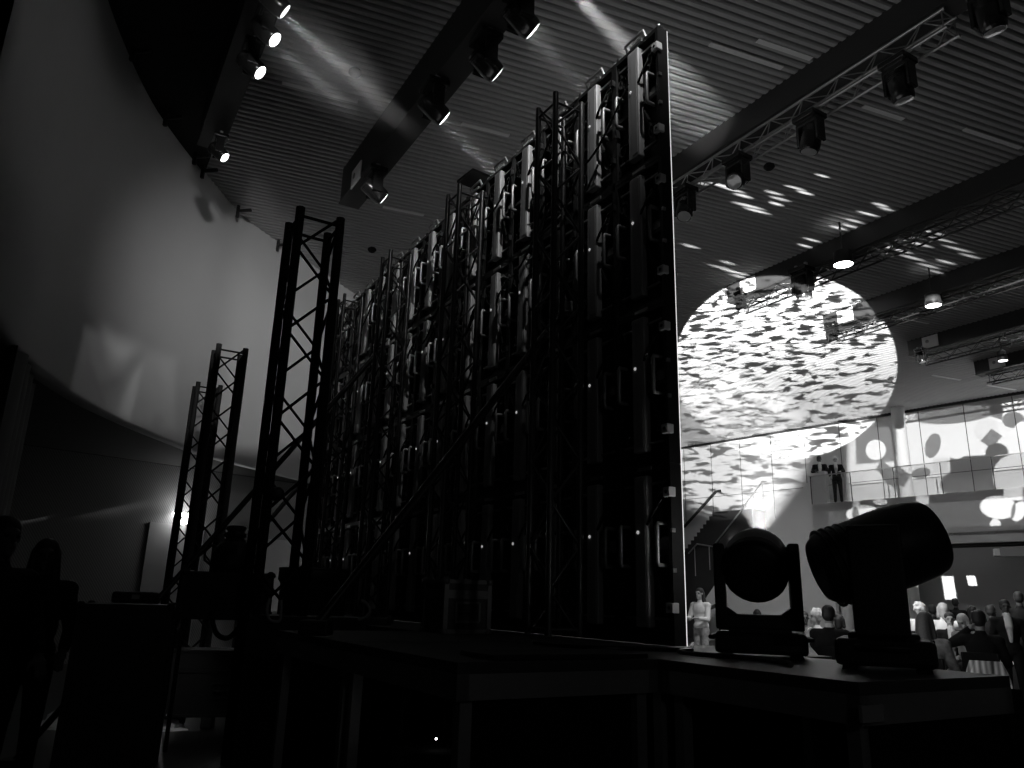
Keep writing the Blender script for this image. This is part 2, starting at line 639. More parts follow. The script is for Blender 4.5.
# slender beams of the first and second truss
# fill spots added to brighten the guests and the stair wall
spot('guest_fill', B(8.4, 10.3, 7.6), (9.3, 16.2, 1.2), 3300, 34, 0.9, 0.1)
spot('stair_fill', B(8.4, 8.8, 7.6), (10.2, 31.0, 2.2), 2600, 26, 1.0, 0.1)  # soft flood added on the stair wall, no such lamp in view
spot('guest_fill', (5.0, 10.5, 7.6), (5.2, 14.5, 1.2), 1200, 40, 0.9, 0.1)


# ------------------------------------------------------------------ floor, ceiling and walls
fl = MB().box((6, 18, -0.05), (46, 66, 0.1))
struct('floor', fl, M_['floor'])

RA = math.radians(68.9)
RD = Vector((math.sin(RA), math.cos(RA), 0)); RN = Vector((-RD.y, RD.x, 0))
cl = MB()
cl.box((6, 18, CEIL + 0.25), (46, 66, 0.1))
struct('ceiling', cl, M_['void'])
sl_ = MB()
PERIOD = 0.135
for k in range(-60, 330):
    s0 = RN * (k * PERIOD + 1.0) + RD * 5
    c = Vector((s0.x, s0.y, CEIL + 0.035))
    # a slat with rounded lower edges
    a, h = 0.046, 0.035
    prof = [(-a, h), (-a, -h * .3), (-a * .7, -h), (a * .7, -h), (a, -h * .3), (a, h)]
    r0 = [c - RD * 26 + RN * p + Vector((0, 0, q)) for p, q in prof]
    r1 = [c + RD * 26 + RN * p + Vector((0, 0, q)) for p, q in prof]
    sl_.ring_loft([r0, r1], cap=False, smooth=False)
struct('ceiling_slats', sl_, M_['slat'])

# curved wall: a drum wall hanging from the ceiling, its lower edge at 3.88 m
top_pts = [(-3.2, 4.0), (-4.3, 5.6), (-5.0, 7.0), (-5.457, 8.169), (-5.763, 9.494), (-5.93, 10.667), (-5.955, 11.5), (-5.93, 12.411),
           (-5.86, 13.399), (-5.76, 14.481), (-5.52, 15.234), (-5.18, 16.103), (-4.80, 17.066), (-4.40, 18.075), (-3.86, 19.398), (-2.9, 21.8), (-1.2, 26), (1.5, 33), (4.0, 43.4)]


def smooth_line(pts, sub=6):
    out = []
    P = [np.array(p) for p in pts]
    for i in range(len(P) - 1):
        p0, p1, p2, p3 = P[max(i - 1, 0)], P[i], P[i + 1], P[min(i + 2, len(P) - 1)]
        for k in range(sub):
            t = k / sub
            out.append(0.5 * ((2 * p1) + (-p0 + p2) * t + (2 * p0 - 5 * p1 + 4 * p2 - p3) * t * t + (-p0 + 3 * p1 - 3 * p2 + p3) * t ** 3))
    out.append(P[-1])
    return out


curve = smooth_line(top_pts)
LOWZ = 3.88
cw = MB()
ring_in, ring_out = [], []
for i, p in enumerate(curve):
    a = curve[max(i - 1, 0)]; b = curve[min(i + 1, len(curve) - 1)]
    d = (b - a) / np.linalg.norm(b - a)
    nrm = np.array([-d[1], d[0]])          # towards the outside (left)
    ring_in.append(p); ring_out.append(p + nrm * 0.30)
vs, fs = [], []
for p, q in zip(ring_in, ring_out):
    vs += [(p[0], p[1], LOWZ), (p[0], p[1], CEIL + .2), (q[0], q[1], CEIL + .2), (q[0], q[1], LOWZ)]
for i in range(len(curve) - 1):
    a = i * 4; b = a + 4
    fs += [(a, b, b + 1, a + 1), (a + 2, b + 2, b + 3, a + 3), (a + 3, b + 3, b, a)]
cw.add(vs, fs, True)
struct('wall_left', cw, M_['plaster'])

# dark soffit behind the drum wall and the lower wall under it
LW = [np.array([-15.0, 8.0]), np.array([-7.874, 15.226]), np.array([-4.978, 18.217]), np.array([-1.6, 21.7]), np.array([3.0, 43.4])]
so = MB()
n1 = [Vector((p[0], p[1], LOWZ + 0.01)) for p in ring_out]
n2 = []
for i in range(len(ring_out)):
    t = i / (len(ring_out) - 1) * (len(LW) - 1); k = min(int(t), len(LW) - 2)
    q = LW[k] + (LW[k + 1] - LW[k]) * (t - k)
    n2.append(Vector((q[0], q[1], LOWZ + 0.01)))
so.ring_loft([n1, n2], cap=False, smooth=False)
vs = n1 + n2; k = len(n1)
so = MB().add(vs, [(i, i + 1, k + i + 1, k + i) for i in range(k - 1)])
struct('ceiling_soffit', so, M_['dark_paint'])
lw = MB()
for i in range(len(LW) - 1):
    a, b = LW[i], LW[i + 1]
    d = (b - a) / np.linalg.norm(b - a); nn = np.array([-d[1], d[0]]) * 0.2
    lw.prism([(a[0], a[1], 0), (b[0], b[1], 0), (b[0], b[1], LOWZ), (a[0], a[1], LOWZ)], (nn[0], nn[1], 0))
struct('wall_lower', lw, M_['perforated'])

# far wall, with board seams, and the dark line where it meets the ceiling
Lb = 26.0
ba = BW0 - BWD * 14; bb = BW0 + BWD * Lb
nb = np.array([BWD[1], -BWD[0]])
if nb @ BW0 < 0:
    nb = -nb
bw = MB().prism([(ba[0], ba[1], 0), (bb[0], bb[1], 0), (bb[0], bb[1], CEIL + .2), (ba[0], ba[1], CEIL + .2)], (nb[0] * .2, nb[1] * .2, 0))
struct('wall_back', bw, M_['backwall'])
sm = MB()
for k in range(-8, 17):
    p = BW0 + BWD * (k * 1.62 + 0.4) - nb * 0.008
    sm.box((p[0], p[1], 7.0), (0.022, 0.012, 3.7), rotmat(math.atan2(BWD[1], BWD[0])))
for z in (6.35,):
    p = BW0 + BWD * 3 - nb * 0.008
    sm.box((p[0], p[1], z), (32, 0.012, 0.02), rotmat(math.atan2(BWD[1], BWD[0])))
struct('trim_1', sm, M_['dark_paint'])
tr = MB(); p = BW0 + BWD * 6 - nb * 0.05
tr.box((p[0], p[1], CEIL - 0.03), (40, 0.1, 0.10), rotmat(math.atan2(BWD[1], BWD[0])))
struct('trim_2', tr, M_['dark_paint'])
# walls that close the hall out of view
struct('wall_right', MB().box((27, 12, 4.4), (0.3, 46, 9.2)), M_['dim_wall'])
struct('wall_front', MB().box((6, -8, 4.4), (44, 0.3, 9.2)), M_['dark_paint'])


# column before the far wall
def wallpt(px, py, off=0.0):
    return onv(px, py, BW0 - nb * off, BW0 - nb * off + BWD)


q = wallpt(902, 450, 0.75)
co = MB()
co.lathe([(0.24, 5.3), (0.24, CEIL + .1)], 28, Matrix.Translation((q[0], q[1], 0)))
struct('wall_column', co, M_['backwall'])

# ------------------------------------------------------------------ balcony and stairs
BZ, FZ = 5.30, 3.62
e_right = BE0 - BED * 14
e_left = np.array([12.45, 30.55])
e_left = BE0 + BED * ((e_left - BE0) @ BED)
bal = MB()
bal.prism([(e_right[0], e_right[1], FZ), (e_left[0], e_left[1], FZ), (e_left[0], e_left[1], BZ), (e_right[0], e_right[1], BZ)], (nb[0] * 0.25, nb[1] * .25, 0))
bal.prism([(e_right[0], e_right[1], BZ - .3), (e_left[0], e_left[1], BZ - .3), (e_left[0], e_left[1], BZ), (e_right[0], e_right[1], BZ)], (nb[0] * 2.4, nb[1] * 2.4, 0))
struct('floor_balcony', bal, M_['stairwall'])
# dropped beams under the balcony
ub = MB()
for off, z in ((0.9, 3.85), (1.6, 3.85)):
    a = e_right + nb * off; b = e_left + nb * off
    ub.prism([(a[0], a[1], z - .25), (b[0], b[1], z - .25), (b[0], b[1], z), (a[0], a[1], z)], (nb[0] * .25, nb[1] * .25, 0))
ub.prism([(e_right[0], e_right[1], FZ + .25), (e_left[0], e_left[1], FZ + .25), (e_left[0], e_left[1], FZ + .35), (e_right[0], e_right[1], FZ + .35)], (nb[0] * 3.4, nb[1] * 3.4, 0))
struct('ceiling_under_balcony', ub, M_['dark_paint'])
# recessed wall under the balcony
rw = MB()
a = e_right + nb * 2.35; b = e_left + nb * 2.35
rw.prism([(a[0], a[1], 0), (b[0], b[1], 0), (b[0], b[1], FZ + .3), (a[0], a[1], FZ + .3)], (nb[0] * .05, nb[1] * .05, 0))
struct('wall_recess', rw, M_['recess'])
# columns under the balcony edge
for k, px in enumerate((912.5, 845.0)):
    q = onv(px, 590, BE0 + nb * .3, BE0 + nb * .3 + BED)
    struct('column_%d' % (k + 1), MB().lathe([(0.2, 0), (0.2, FZ + .05)], 20, Matrix.Translation((q[0], q[1], 0))), M_['stairwall'])


def epx(px, py, off=0.0):
    return Vector(onv(px, py, BE0 + nb * off, BE0 + nb * off + BED))


# the great stair: side wall with a sloping top that carries on the line of the balcony front
t_top = thing('staircase', 'grey solid-sided staircase rising to the balcony beside the video wall', 'staircase', tuple(epx(760, 640).to_2d()) + (0,))
o_ = Vector(t_top.location)
pl = [epx(824.5, 471), epx(817, 471), epx(700, 615), epx(700, 660), epx(824.5, 660)]
pl[3].z = 0; pl[4] = Vector((pl[0].x, pl[0].y, 0))
pl[3] = Vector((pl[2].x, pl[2].y, 0))
pl = [p - o_ for p in pl]
MB().prism(pl, (nb[0] * .22, nb[1] * .22, 0)).build('side_wall', M_['stairwall'], t_top)
pl2 = [p + Vector((nb[0] * 1.9, nb[1] * 1.9, 0)) for p in pl]
MB().prism(pl2, (nb[0] * .16, nb[1] * .16, 0)).build('side_wall', M_['stairwall'], t_top)
st = MB()
pA, pB = pl[2], pl[1]
ns = 26
for k in range(ns):
    f0, f1 = k / ns, (k + 1) / ns
    a = pA.lerp(pB, f0) + Vector((nb[0] * .22, nb[1] * .22, 0)); b = pA.lerp(pB, f1) + Vector((nb[0] * .22, nb[1] * .22, 0))
    zt = max(0.2, b.z - 1.05)
    st.prism([(a.x, a.y, zt - .3), (b.x, b.y, zt - .3), (b.x, b.y, zt), (a.x, a.y, zt)], (nb[0] * 1.68, nb[1] * 1.68, 0))
st.build('flight', M_['dim_wall'], t_top)

# upper dark flight seen against the far wall
t2 = thing('upper_stair_flight', 'dark stair flight with stepped top edge against the bright far wall', 'staircase', tuple(wallpt(716, 512, .6)[:2]) + (0,))
o2 = Vector(t2.location)
OFF2 = 1.2
p0 = Vector(wallpt(682, 556, OFF2)); p1 = Vector(wallpt(715.5, 512, OFF2))
poly = []
k_n = 11
for k in range(k_n):
    a = p0.lerp(p1, k / k_n); b = p0.lerp(p1, (k + 1) / k_n)
    poly += [Vector((a.x, a.y, a.z)), Vector((a.x, a.y, b.z))]
pe = Vector(wallpt(752, 510, OFF2)); pe.z = p1.z
poly += [Vector(p1), pe, Vector((pe.x, pe.y, 0)), Vector((p0.x, p0.y, 0))]
MB().prism([p - o2 for p in poly], (nb[0] * 1.0, nb[1] * 1.0, 0)).build('flight', M_['dark_paint'], t2)
# handrails
r0 = Vector(wallpt(684, 527, .25)); r1 = Vector(wallpt(716, 491.5, .25)); r2 = Vector(wallpt(720.5, 491, .25))
MB().tube([r0 - o2, r1 - o2, r2 - o2], 0.07, 8).build('handrail', M_['dark_paint'], t2)
rr = MB()
hp = [Vector(wallpt(x, y, 1.5)) for x, y in ((688.5, 553.5), (697, 544), (713, 546.5), (740, 512), (762, 482), (766, 482))]
rr.tube([p - o2 for p in hp], 0.035, 8)
for x, y0, y1 in ((694.5, 546, 576), (709, 546, 570), (762, 482, 508), (753, 494, 510)):
    a = Vector(wallpt(x, y0, 1.5)); b = Vector(wallpt(x, y1, 1.5))
    rr.tube([a - o2, Vector((a.x, a.y, b.z)) - o2], 0.02, 6)
rr.build('glass_rail', M_['alu_dull'], t2)
# lit stringer at the foot of the great stair, seen beside the video wall
s0 = Vector(wallpt(697, 611, 5.0)); s1 = Vector(wallpt(716, 583, 5.0))
sg = MB().prism([s0, s1, s1 - Vector((0, 0, .75)), s0 - Vector((0, 0, .02))], (nb[0] * .6, nb[1] * .6, 0))
tag(sg.build('stair_stringer', M_['stairwall']), 'sloping pale stair stringer between the video wall and the yoke fixture', 'stringer')

# glass balustrade along the balcony
gb = thing('glass_balustrade', 'clear glass balustrade with slim posts along the balcony edge', 'balustrade', (BE0[0], BE0[1], BZ), math.atan2(BED[1], BED[0]))
gl = float((e_left - BE0) @ BED)
gm = MB(); pm = MB(); hm = MB()
x = gl - 0.05
while x > -13:
    gm.box((x - .8, -.02 if False else 0.0, 0.55), (1.56, 0.016, 1.06))
    pm.box((x, 0, .55), (0.025, .04, 1.1))
    x -= 1.62
gm.build('glass_panel', M_['glass'], gb)
pm.build('post', M_['black_metal'], gb)
hm.box(((gl - 13) / 2, 0, 1.1), (gl + 13, .05, .03))
hm.build('handrail', M_['alu_dull'], gb)

# exit box under the balcony
q = Vector(onv(1010, 552, BE0 + nb * .12, BE0 + nb * .12 + BED))
ex = thing('exit_sign', 'small pale lit box sign fixed under the balcony front', 'sign', q, math.atan2(BED[1], BED[0]))
MB().box((0, 0, 0), (0.95, .14, .30), bev=.02).build('housing', M_['dim_wall'], ex)
MB().box((.36, -.085 if False else 0.0, 0), (0.2, .2, .22)).build('face', M_['label_white'], ex)

# ------------------------------------------------------------------ ceiling beams and their trusses
BEAM_END = 12.5


def beam(name, perp, a0, a1, width=0.30, h=0.43):
    b = MB()
    zc = CEIL - h / 2 + .02
    b.box(B(perp + width / 2, (a0 + a1) / 2, zc), (a1 - a0, width, h), rotmat(ANG_B))
    # flange lips
    b.box(B(perp + width / 2, (a0 + a1) / 2, CEIL - h + .0), (a1 - a0, width + .05, .025), rotmat(ANG_B))
    # tapered tail
    return struct(name, b, M_['beam'])


def truss(name, label, p0, p1, width, m, chord_r=0.025, lace_r=0.010, pitch=None, upv=(0, 0, 1), group=None, ends=True, coupler=True):
    """box truss as chords and lacing; its origin is at p0"""
    p0, p1 = Vector(p0), Vector(p1)
    d = (p1 - p0); L = d.length; d.normalize()
    R = frame_to(d, upv)
    t = thing(name, label, 'truss', p0, 0, group)
    h = width / 2

    def P(a, b, s):
        return R @ Vector((a, b, s))
    cs = [(-h, -h), (h, -h), (h, h), (-h, h)]
    for a, b in cs:
        mb = MB()
        mb.tube([P(a, b, 0), P(a, b, L)], chord_r, 8)
        mb.build('chord', m, t)
    pitch = pitch or width
    n = max(2, int(round(L / pitch)))
    mb = MB()
    for i in range(4):
        (a0, b0), (a1, b1) = cs[i], cs[(i + 1) % 4]
        for k in range(n):
            s0, s1 = L * k / n, L * (k + 1) / n
            if (k + (i % 2)) % 2:
                mb.tube([P(a0, b0, s0), P(a1, b1, s1)], lace_r, 5)
            else:
                mb.tube([P(a1, b1, s0), P(a0, b0, s1)], lace_r, 5)
        if ends:
            for s in (0.04, L - 0.08):
                mb.tube([P(a0, b0, s), P(a1, b1, s)], lace_r * 1.1, 5)
    mb.build('lacing', m, t)
    return t


beam_specs = [('A', 3.48), ('B', 8.30), ('C', 13.25), ('D', 16.80), ('E', 20.50), ('F', 23.9), ('Z', 0.95)]
ordinal = {'Z': 'nearest the curved wall', 'A': 'over the back of the video wall', 'B': 'just beyond the video wall',
           'C': 'second beyond the video wall', 'D': 'third beyond the video wall', 'E': 'fourth beyond the video wall', 'F': 'fifth beyond the video wall'}
for k, (c, perp) in enumerate(beam_specs):
    beam('beam_%d' % (k + 1), perp, -9 if perp > 5 else -6, BEAM_END if perp > 1 else 11.9, .33 if c in 'AZ' else .30, .72 if c in 'AZ' else .43)
for c, perp in beam_specs:
    if c in 'AZ':
        continue
    a0 = {'A': 1.0, 'B': 4.1, 'Z': 4.5}.get(c, -2.0)
    m = M_['alu_dark'] if c == 'B' else M_['truss_black']  # paler metal stands in for light raking the second truss
    truss('lighting_truss', 'lighting truss slung under the ceiling beam ' + ordinal[c], B(perp + .15, a0, 8.33), B(perp + .15, (BEAM_END if c != 'Z' else 11.9) - .3, 8.33), 0.27, m, 0.022, 0.009, 0.3, group='trusses under the ceiling beams')

# black sheet added to keep the unlit ceiling over the curved wall dark
bk = MB()
c0, c1, c2, c3 = B(1.30, -6, CEIL - .03), B(1.30, 24, CEIL - .03), B(-9, 24, CEIL - .03), B(-9, -6, CEIL - .03)
bk.prism([c0, c1, c2, c3], (0, 0, .02))
struct('ceiling_shade_sheet', bk, M_['void'])

# sign boards on the beam ends
import math as _m


def beam_sign(perp, glyph, label, z=8.68, along=11.8):
    q = B(perp - 0.045, along, z)
    t = thing('sign_board', label, 'sign', q, ANG_B, 'small boards on the beam ends')
    # board lies in the beam's face: x along the beam, z up, faces -BN
    MB().box((0, 0, 0), (0.46, 0.02, 0.34)).build('board', M_['label_white'], t)
    g = MB()
    yy = 0.014
    if glyph == 'D':
        for a, b in (((-.05, -.09), (-.05, .09)), ((-.05, .09), (.04, .09)), ((.04, .09), (.06, .05)), ((.06, .05), (.06, -.05)), ((.06, -.05), (.04, -.09)), ((.04, -.09), (-.05, -.09))):
            g.bar((a[0], yy, a[1]), (b[0], yy, b[1]), .012, .02, (0, 1, 0))
    else:
        g.lathe([(0.0001, 0), (0.05, 0), (0.05, .01), (0.0001, .01)], 16, Matrix.Translation((.08, yy - .005, .02)) @ Matrix.Rotation(PI / 2, 4, 'X') @ Matrix.Scale(-1, 4, (0, 0, 1)) if False else Matrix.Translation((.08, yy + .005, .02)) @ Matrix.Rotation(PI / 2, 4, 'X'))
    g.build('letter', M_['dim_wall'], t)
    return t


beam_sign(13.25, 'D', 'white board with a boxy letter on the beam above the ripple light', 8.72)
beam_sign(16.80, 'dot', 'white board with one grey dot on the next beam to the right', 8.72)
beam_sign(20.50, 'dot', 'grey-lit sign board above the single dark track spot', 8.74)
beam_sign(23.9, 'dot', 'dim sign board on the farthest beam near the far wall', 8.74)
beam_sign(3.48, 'dot', 'dim sign board on the beam over the tall truss tower', 8.30, 11.5)

# slot diffusers set between the slats
slots = [((282, 83), (358, 101), 'faint'), ((383, 207), (424, 215), ''), ((463, 122), (508, 137), ''), ((710, 44), (782, 68), ''), ((757, 41), (812, 58), ''),
         ((865, 105), (902, 120), ''), ((963, 130), (1022, 147), ''), ((891, 315), (927, 324), ''), ((933, 375), (960, 380), ''), ((987, 336), (1016, 343), ''), ((988, 385), (1015, 390), '')]
slot_words = ['long faint ceiling slot strip over the curved wall', 'thin ceiling slot strip by the lowest lamp of the first beam', 'thin ceiling slot strip beside the hazy short beam', 'wide pale ceiling slot strip nearest the video wall top', 'ceiling slot strip ending at the second beam',
              'pale ceiling slot strip behind the second beam truss', 'ceiling slot strip at the upper right corner', 'slot strip just past the farther downlight', 'slot strip between the two farthest sign boards', 'slot strip above the farthest sign board', 'slot strip closest to the far wall']
for (a, b, _), lab in zip(slots, slot_words):
    pa, pb = Vector(onz(*a, CEIL - .014)), Vector(onz(*b, CEIL - .014))
    L = (pb - pa).length
    mid = (pa + pb) / 2
    o = MB().box((0, 0, 0), (L, 0.085, 0.02)).build('slot_diffuser', M_['label_white'], None, mid, math.atan2(RD.y, RD.x))
    tag(o, lab, 'diffuser', 'slot strips in the slatted ceiling')

# ceiling access hatch and smoke detectors
q = onz(489, 185, CEIL - .03)
hb = MB().box((0, 0, 0), (1.1, .55, .05), bev=.01).build('ceiling_speaker', M_['void'], None, q, math.atan2(RD.y, RD.x) + .25)
tag(hb, 'flat dark rectangular speaker panel on the slatted ceiling above the video wall', 'speaker')
for (px, py), lab in (((355, 73), 'small dark round detector on the ceiling left of the first beam'), ((372, 250), 'small dark round detector on the ceiling above the left end of the video wall'),
                      ((769, 167), 'small dark round detector on the ceiling between two moving lights'), ):
    q = onz(px, py, CEIL - .03)
    tag(MB().lathe([(.02, .05), (.09, .04), (.1, 0), (.06, -.05), (.02, -.06)], 16).build('smoke_detector', M_['void'], None, q), lab, 'detector', 'ceiling detectors')


# ------------------------------------------------------------------ moving lights
def moving_light(label, loc, head_dir, s=1.0, hang=True, lens='lens_off', yaw=0.0, group=None, body='black_plastic', hl=1.0):
    """base, yoke, head, lens; s=1 is a big fixture 0.42 m across. hang: base at the top"""
    t = thing('moving_light', label, 'stage light', loc, 0, group)
    f = -1 if hang else 1
    Ry = rotmat(yaw)
    bm_ = MB()
    bm_.box(Ry @ Vector((0, 0, f * .068 * s)), (.44 * s, .36 * s, .10 * s), Ry, .018 * s)
    bm_.box(Ry @ Vector((0, 0, f * .125 * s)), (.30 * s, .26 * s, .03 * s), Ry, .008 * s)
    bm_.build('base', M_[body], t)
    if not hang:
        for a in (-1, 1):
            for b in (-1, 1):
                MB().lathe([(.03 * s, 0), (.026 * s, .022 * s)], 12, Matrix.Translation(Ry @ Vector((a * .17 * s, b * .13 * s, 0)))).build('foot', M_['black_fabric'], t)
        MB().box(Ry @ Vector((.12 * s, -.182 * s, .09 * s)), (.12 * s, .008, .05 * s), Ry).build('display', M_['gloss_black'], t)
        for a in (-1, 1):
            MB().tube([Ry @ Vector((a * .22 * s, -.1 * s, .09 * s)), Ry @ Vector((a * .245 * s, -.08 * s, .09 * s)), Ry @ Vector((a * .245 * s, .08 * s, .09 * s)), Ry @ Vector((a * .22 * s, .1 * s, .09 * s))], .011 * s, 8).build('handle', M_['black_metal'], t)
    else:
        for a in (-1, 1):
            MB().box(Ry @ Vector((a * .12 * s, 0, .03 * s)), (.05 * s, .08 * s, .12 * s), Ry, .01).build('clamp', M_['alu_dull'], t)
    yk = MB()
    zc = f * .46 * s
    yk.box(Ry @ Vector((0, 0, f * .168 * s)), (.425 * s, .20 * s, .075 * s), Ry, .012 * s)
    for a in (-1, 1):
        yk.box(Ry @ Vector((a * .186 * s, 0, f * .345 * s)), (.055 * s, .20 * s, .43 * s), Ry, .010 * s)
        yk.prism([Ry @ Vector((a * .162 * s, -.08 * s, f * .20 * s)), Ry @ Vector((a * .10 * s, -.08 * s, f * .20 * s)), Ry @ Vector((a * .162 * s, -.08 * s, f * .245 * s))], Ry @ Vector((0, .16 * s, 0)))
    yk.build('yoke', M_[body], t)
    d = Vector(head_dir).normalized()
    R = frame_to(d).to_4x4()
    Mh = Matrix.Translation((0, 0, zc)) @ R
    hd = MB()
    prof = [(.07, -.235), (.125, -.235), (.150, -.205), (.160, -.10), (.168, 0), (.172, .08), (.165, .17), (.150, .225), (.138, .238)]
    hd.lathe([(r * s, h * s * hl) for r, h in prof], 28, Mh)
    for a in (-1, 1):
        hd.lathe([(.055 * s, 0), (.05 * s, .03 * s)], 16, Matrix.Translation((0, 0, zc)) @ Ry.to_4x4() @ Matrix.Rotation(a * PI / 2, 4, 'Y') @ Matrix.Translation((0, 0, .155 * s)))
    h_ob = hd.build('head', M_[body], t)
    fins = MB()
    for k in range(4):
        fins.lathe([(.153 * s, (-.20 + k * .03) * s * hl), (.165 * s, (-.20 + k * .03) * s * hl), (.165 * s, (-.192 + k * .03) * s * hl), (.153 * s, (-.192 + k * .03) * s * hl)], 28, Mh, cap=False)
    fins.build('cooling_fin', M_[body], h_ob)
    MB().lathe([(.001, (.238 * hl + .017) * s), (.06 * s, (.238 * hl + .015) * s), (.128 * s, (.238 * hl + .002) * s)], 24, Mh, cap=False).build('lens', M_[lens], h_ob)
    return t


AUD = Vector((BN[0], BN[1], 0))


def beamlamp(px, py, perp_nom, z, label, lens, d, s=0.85, zbase=8.17):
    q = onz(px, py, z)
    al = float(q[:2] @ BU)
    pr = float(q[:2] @ BN)
    if perp_nom < 5:
        zbase = 8.17
    moving_light(label, B(pr, al, zbase), d, s, True, lens, ANG_B, 'moving lights hung on the trusses', 'gloss_black')


dA = AUD * 1.0 + Vector((0, 0, -.55))
dB = Vector((-.3, -.5, -.75))
beamlamp(520, 20, 3.6, 7.75, 'lit moving light on the first beam, topmost in view', 'lens_on', dA)
beamlamp(485, 65, 3.6, 7.75, 'lit moving light on the first beam, second below the topmost', 'lens_dim', dA)
beamlamp(433, 110, 3.6, 7.75, 'moving light on the first beam throwing a short hazy shaft', 'lens_on', dA)
beamlamp(374, 192, 3.6, 7.75, 'moving light on the first beam nearest the tall truss tower', 'lens_dim', dA)
dZ = dA.normalized() + Vector((.3, -.75, -.6)) * .42
beamlamp(264, 38, 1.1, 7.75, 'glowing lamp high over the curved wall, upper of a close pair', 'lens_on', dZ, 0.7)
beamlamp(250, 71, 1.1, 7.75, 'glowing lamp high over the curved wall, lower of a close pair', 'lens_on', dZ, 0.7)
beamlamp(217, 160, 1.1, 7.75, 'lone glowing lamp near the top edge of the curved wall', 'lens_on', dZ, 0.6)
beamlamp(272, 8, 1.1, 7.75, 'lamp at the top edge of the picture throwing a broad hazy shaft', 'lens_dim', dA, 0.7)
beamlamp(685, 208, 8.4, 7.8, 'dark moving light half hidden by the video wall edge', 'lens_off', Vector((-.2, -.4, -.9)))
beamlamp(738, 178, 8.4, 7.8, 'dark moving light with round front under the second truss', 'lens_off', Vector((-.5, -.6, -.6)))
beamlamp(811, 138, 8.4, 7.8, 'dark tilted moving light at the middle of the second truss', 'lens_off', Vector((-.2, .1, -1)))
beamlamp(900, 85, 8.4, 7.8, 'dark moving light near the bent end of the second truss', 'lens_off', Vector((.2, .1, -1)))
beamlamp(990, 14, 8.4, 7.8, 'dark moving light at the upper right corner of the picture', 'lens_off', Vector((.2, .1, -1)))
beamlamp(803, 290, 12.8, 7.8, 'dark moving light hanging before the bright ripple pattern', 'lens_off', Vector((.05, -.1, -1)), 1.0, 8.3)
beamlamp(741, 308, 12.8, 7.9, 'small dark light under the boxy letter board', 'lens_off', Vector((.05, -.3, -1)), .55, 8.2)
beamlamp(832, 338, 16.2, 7.9, 'small dark light under the board with a grey dot', 'lens_off', Vector((.05, -.3, -1)), .6, 8.2)
beamlamp(921, 357, 19.8, 8.1, 'small dark track spot below the grey-lit board', 'lens_off', Vector((.05, -.3, -1)), .6, 8.35)


def downlight(px, py, z, label, r):
    q = Vector(onz(px, py, z))
    t = thing('downlight', label, 'ceiling light', q, 0, 'lit downlights by the beams')
    MB().lathe([(r * .5, .32), (r * .9, .28), (r * 1.05, .02), (r * 1.0, 0.0)], 24, cap=False).build('housing', M_['black_metal'], t)
    MB().lathe([(.001, .01), (r * .95, .012)], 24, cap=False).build('lamp_face', M_['down_on'], t)
    MB().tube([(0, 0, .3), (0, 0, CEIL - z + .05)], .02, 8).build('stem', M_['black_metal'], t)
    l = spot('downlight_beam', q + Vector((0, 0, -.03)), q + Vector((0, 0, -5)), 350, 120, .6, .1)


downlight(843.5, 265, 8.0, 'bright downlight hanging under the beam with the boxy letter board', .19)
downlight(933.5, 306, 8.0, 'bright downlight hanging under the beam with the grey dot board', .17)
downlight(1003, 361, 8.1, 'small pale downlight box by the farthest sign board', .12)

# ------------------------------------------------------------------ stage deck
OB, OF = 1.75, -0.32


def deck(name, label, t0, t1, o0, o1):
    c = W((t0 + t1) / 2, (o0 + o1) / 2, 0)
    t = thing(name, label, 'stage deck', (c.x, c.y, 0), ANG_U, 'stage deck units')
    L, D = t1 - t0 - .01, abs(o1 - o0) - .01
    MB().box((0, 0, DECK - .02), (L, D, .04)).build('deck_board', M_['deck'], t)
    fr = MB()
    for s in (-1, 1):
        fr.box((0, s * (D / 2 - .025), DECK - .085), (L, .05, .09))
        fr.box((s * (L / 2 - .025), 0, DECK - .085), (.05, D, .09))
    fr.build('rail', M_['alu_dull'], t)
    for a in (-1, 1):
        for b in (-1, 1):
            MB().box((a * (L / 2 - .06), b * (D / 2 - .06), (DECK - .13) / 2), (.05, .05, DECK - .13)).build('leg', M_['alu_dull'], t)
    return t


deck('stage_deck', 'near stage deck unit whose pale edge faces the camera', -0.68, .57, 0.80, OB)
deck('stage_deck', 'second near stage deck unit, under the small flight case', .57, 1.82, 0.80, OB)
deck('stage_deck', 'narrow stage deck unit under the two big yoke fixtures', -1.62, -0.68, OF + .22, 0.80)
deck('stage_deck', 'stage deck unit under the right edge of the video wall', -0.68, 1.32, OF, 0.80)
for k in range(3):
    w_ = ['second', 'third', 'farthest']
    deck('stage_deck', w_[k] + ' stage deck unit along the foot of the video wall', 1.32 + 2 * k, 3.32 + 2 * k, OF, 0.80)


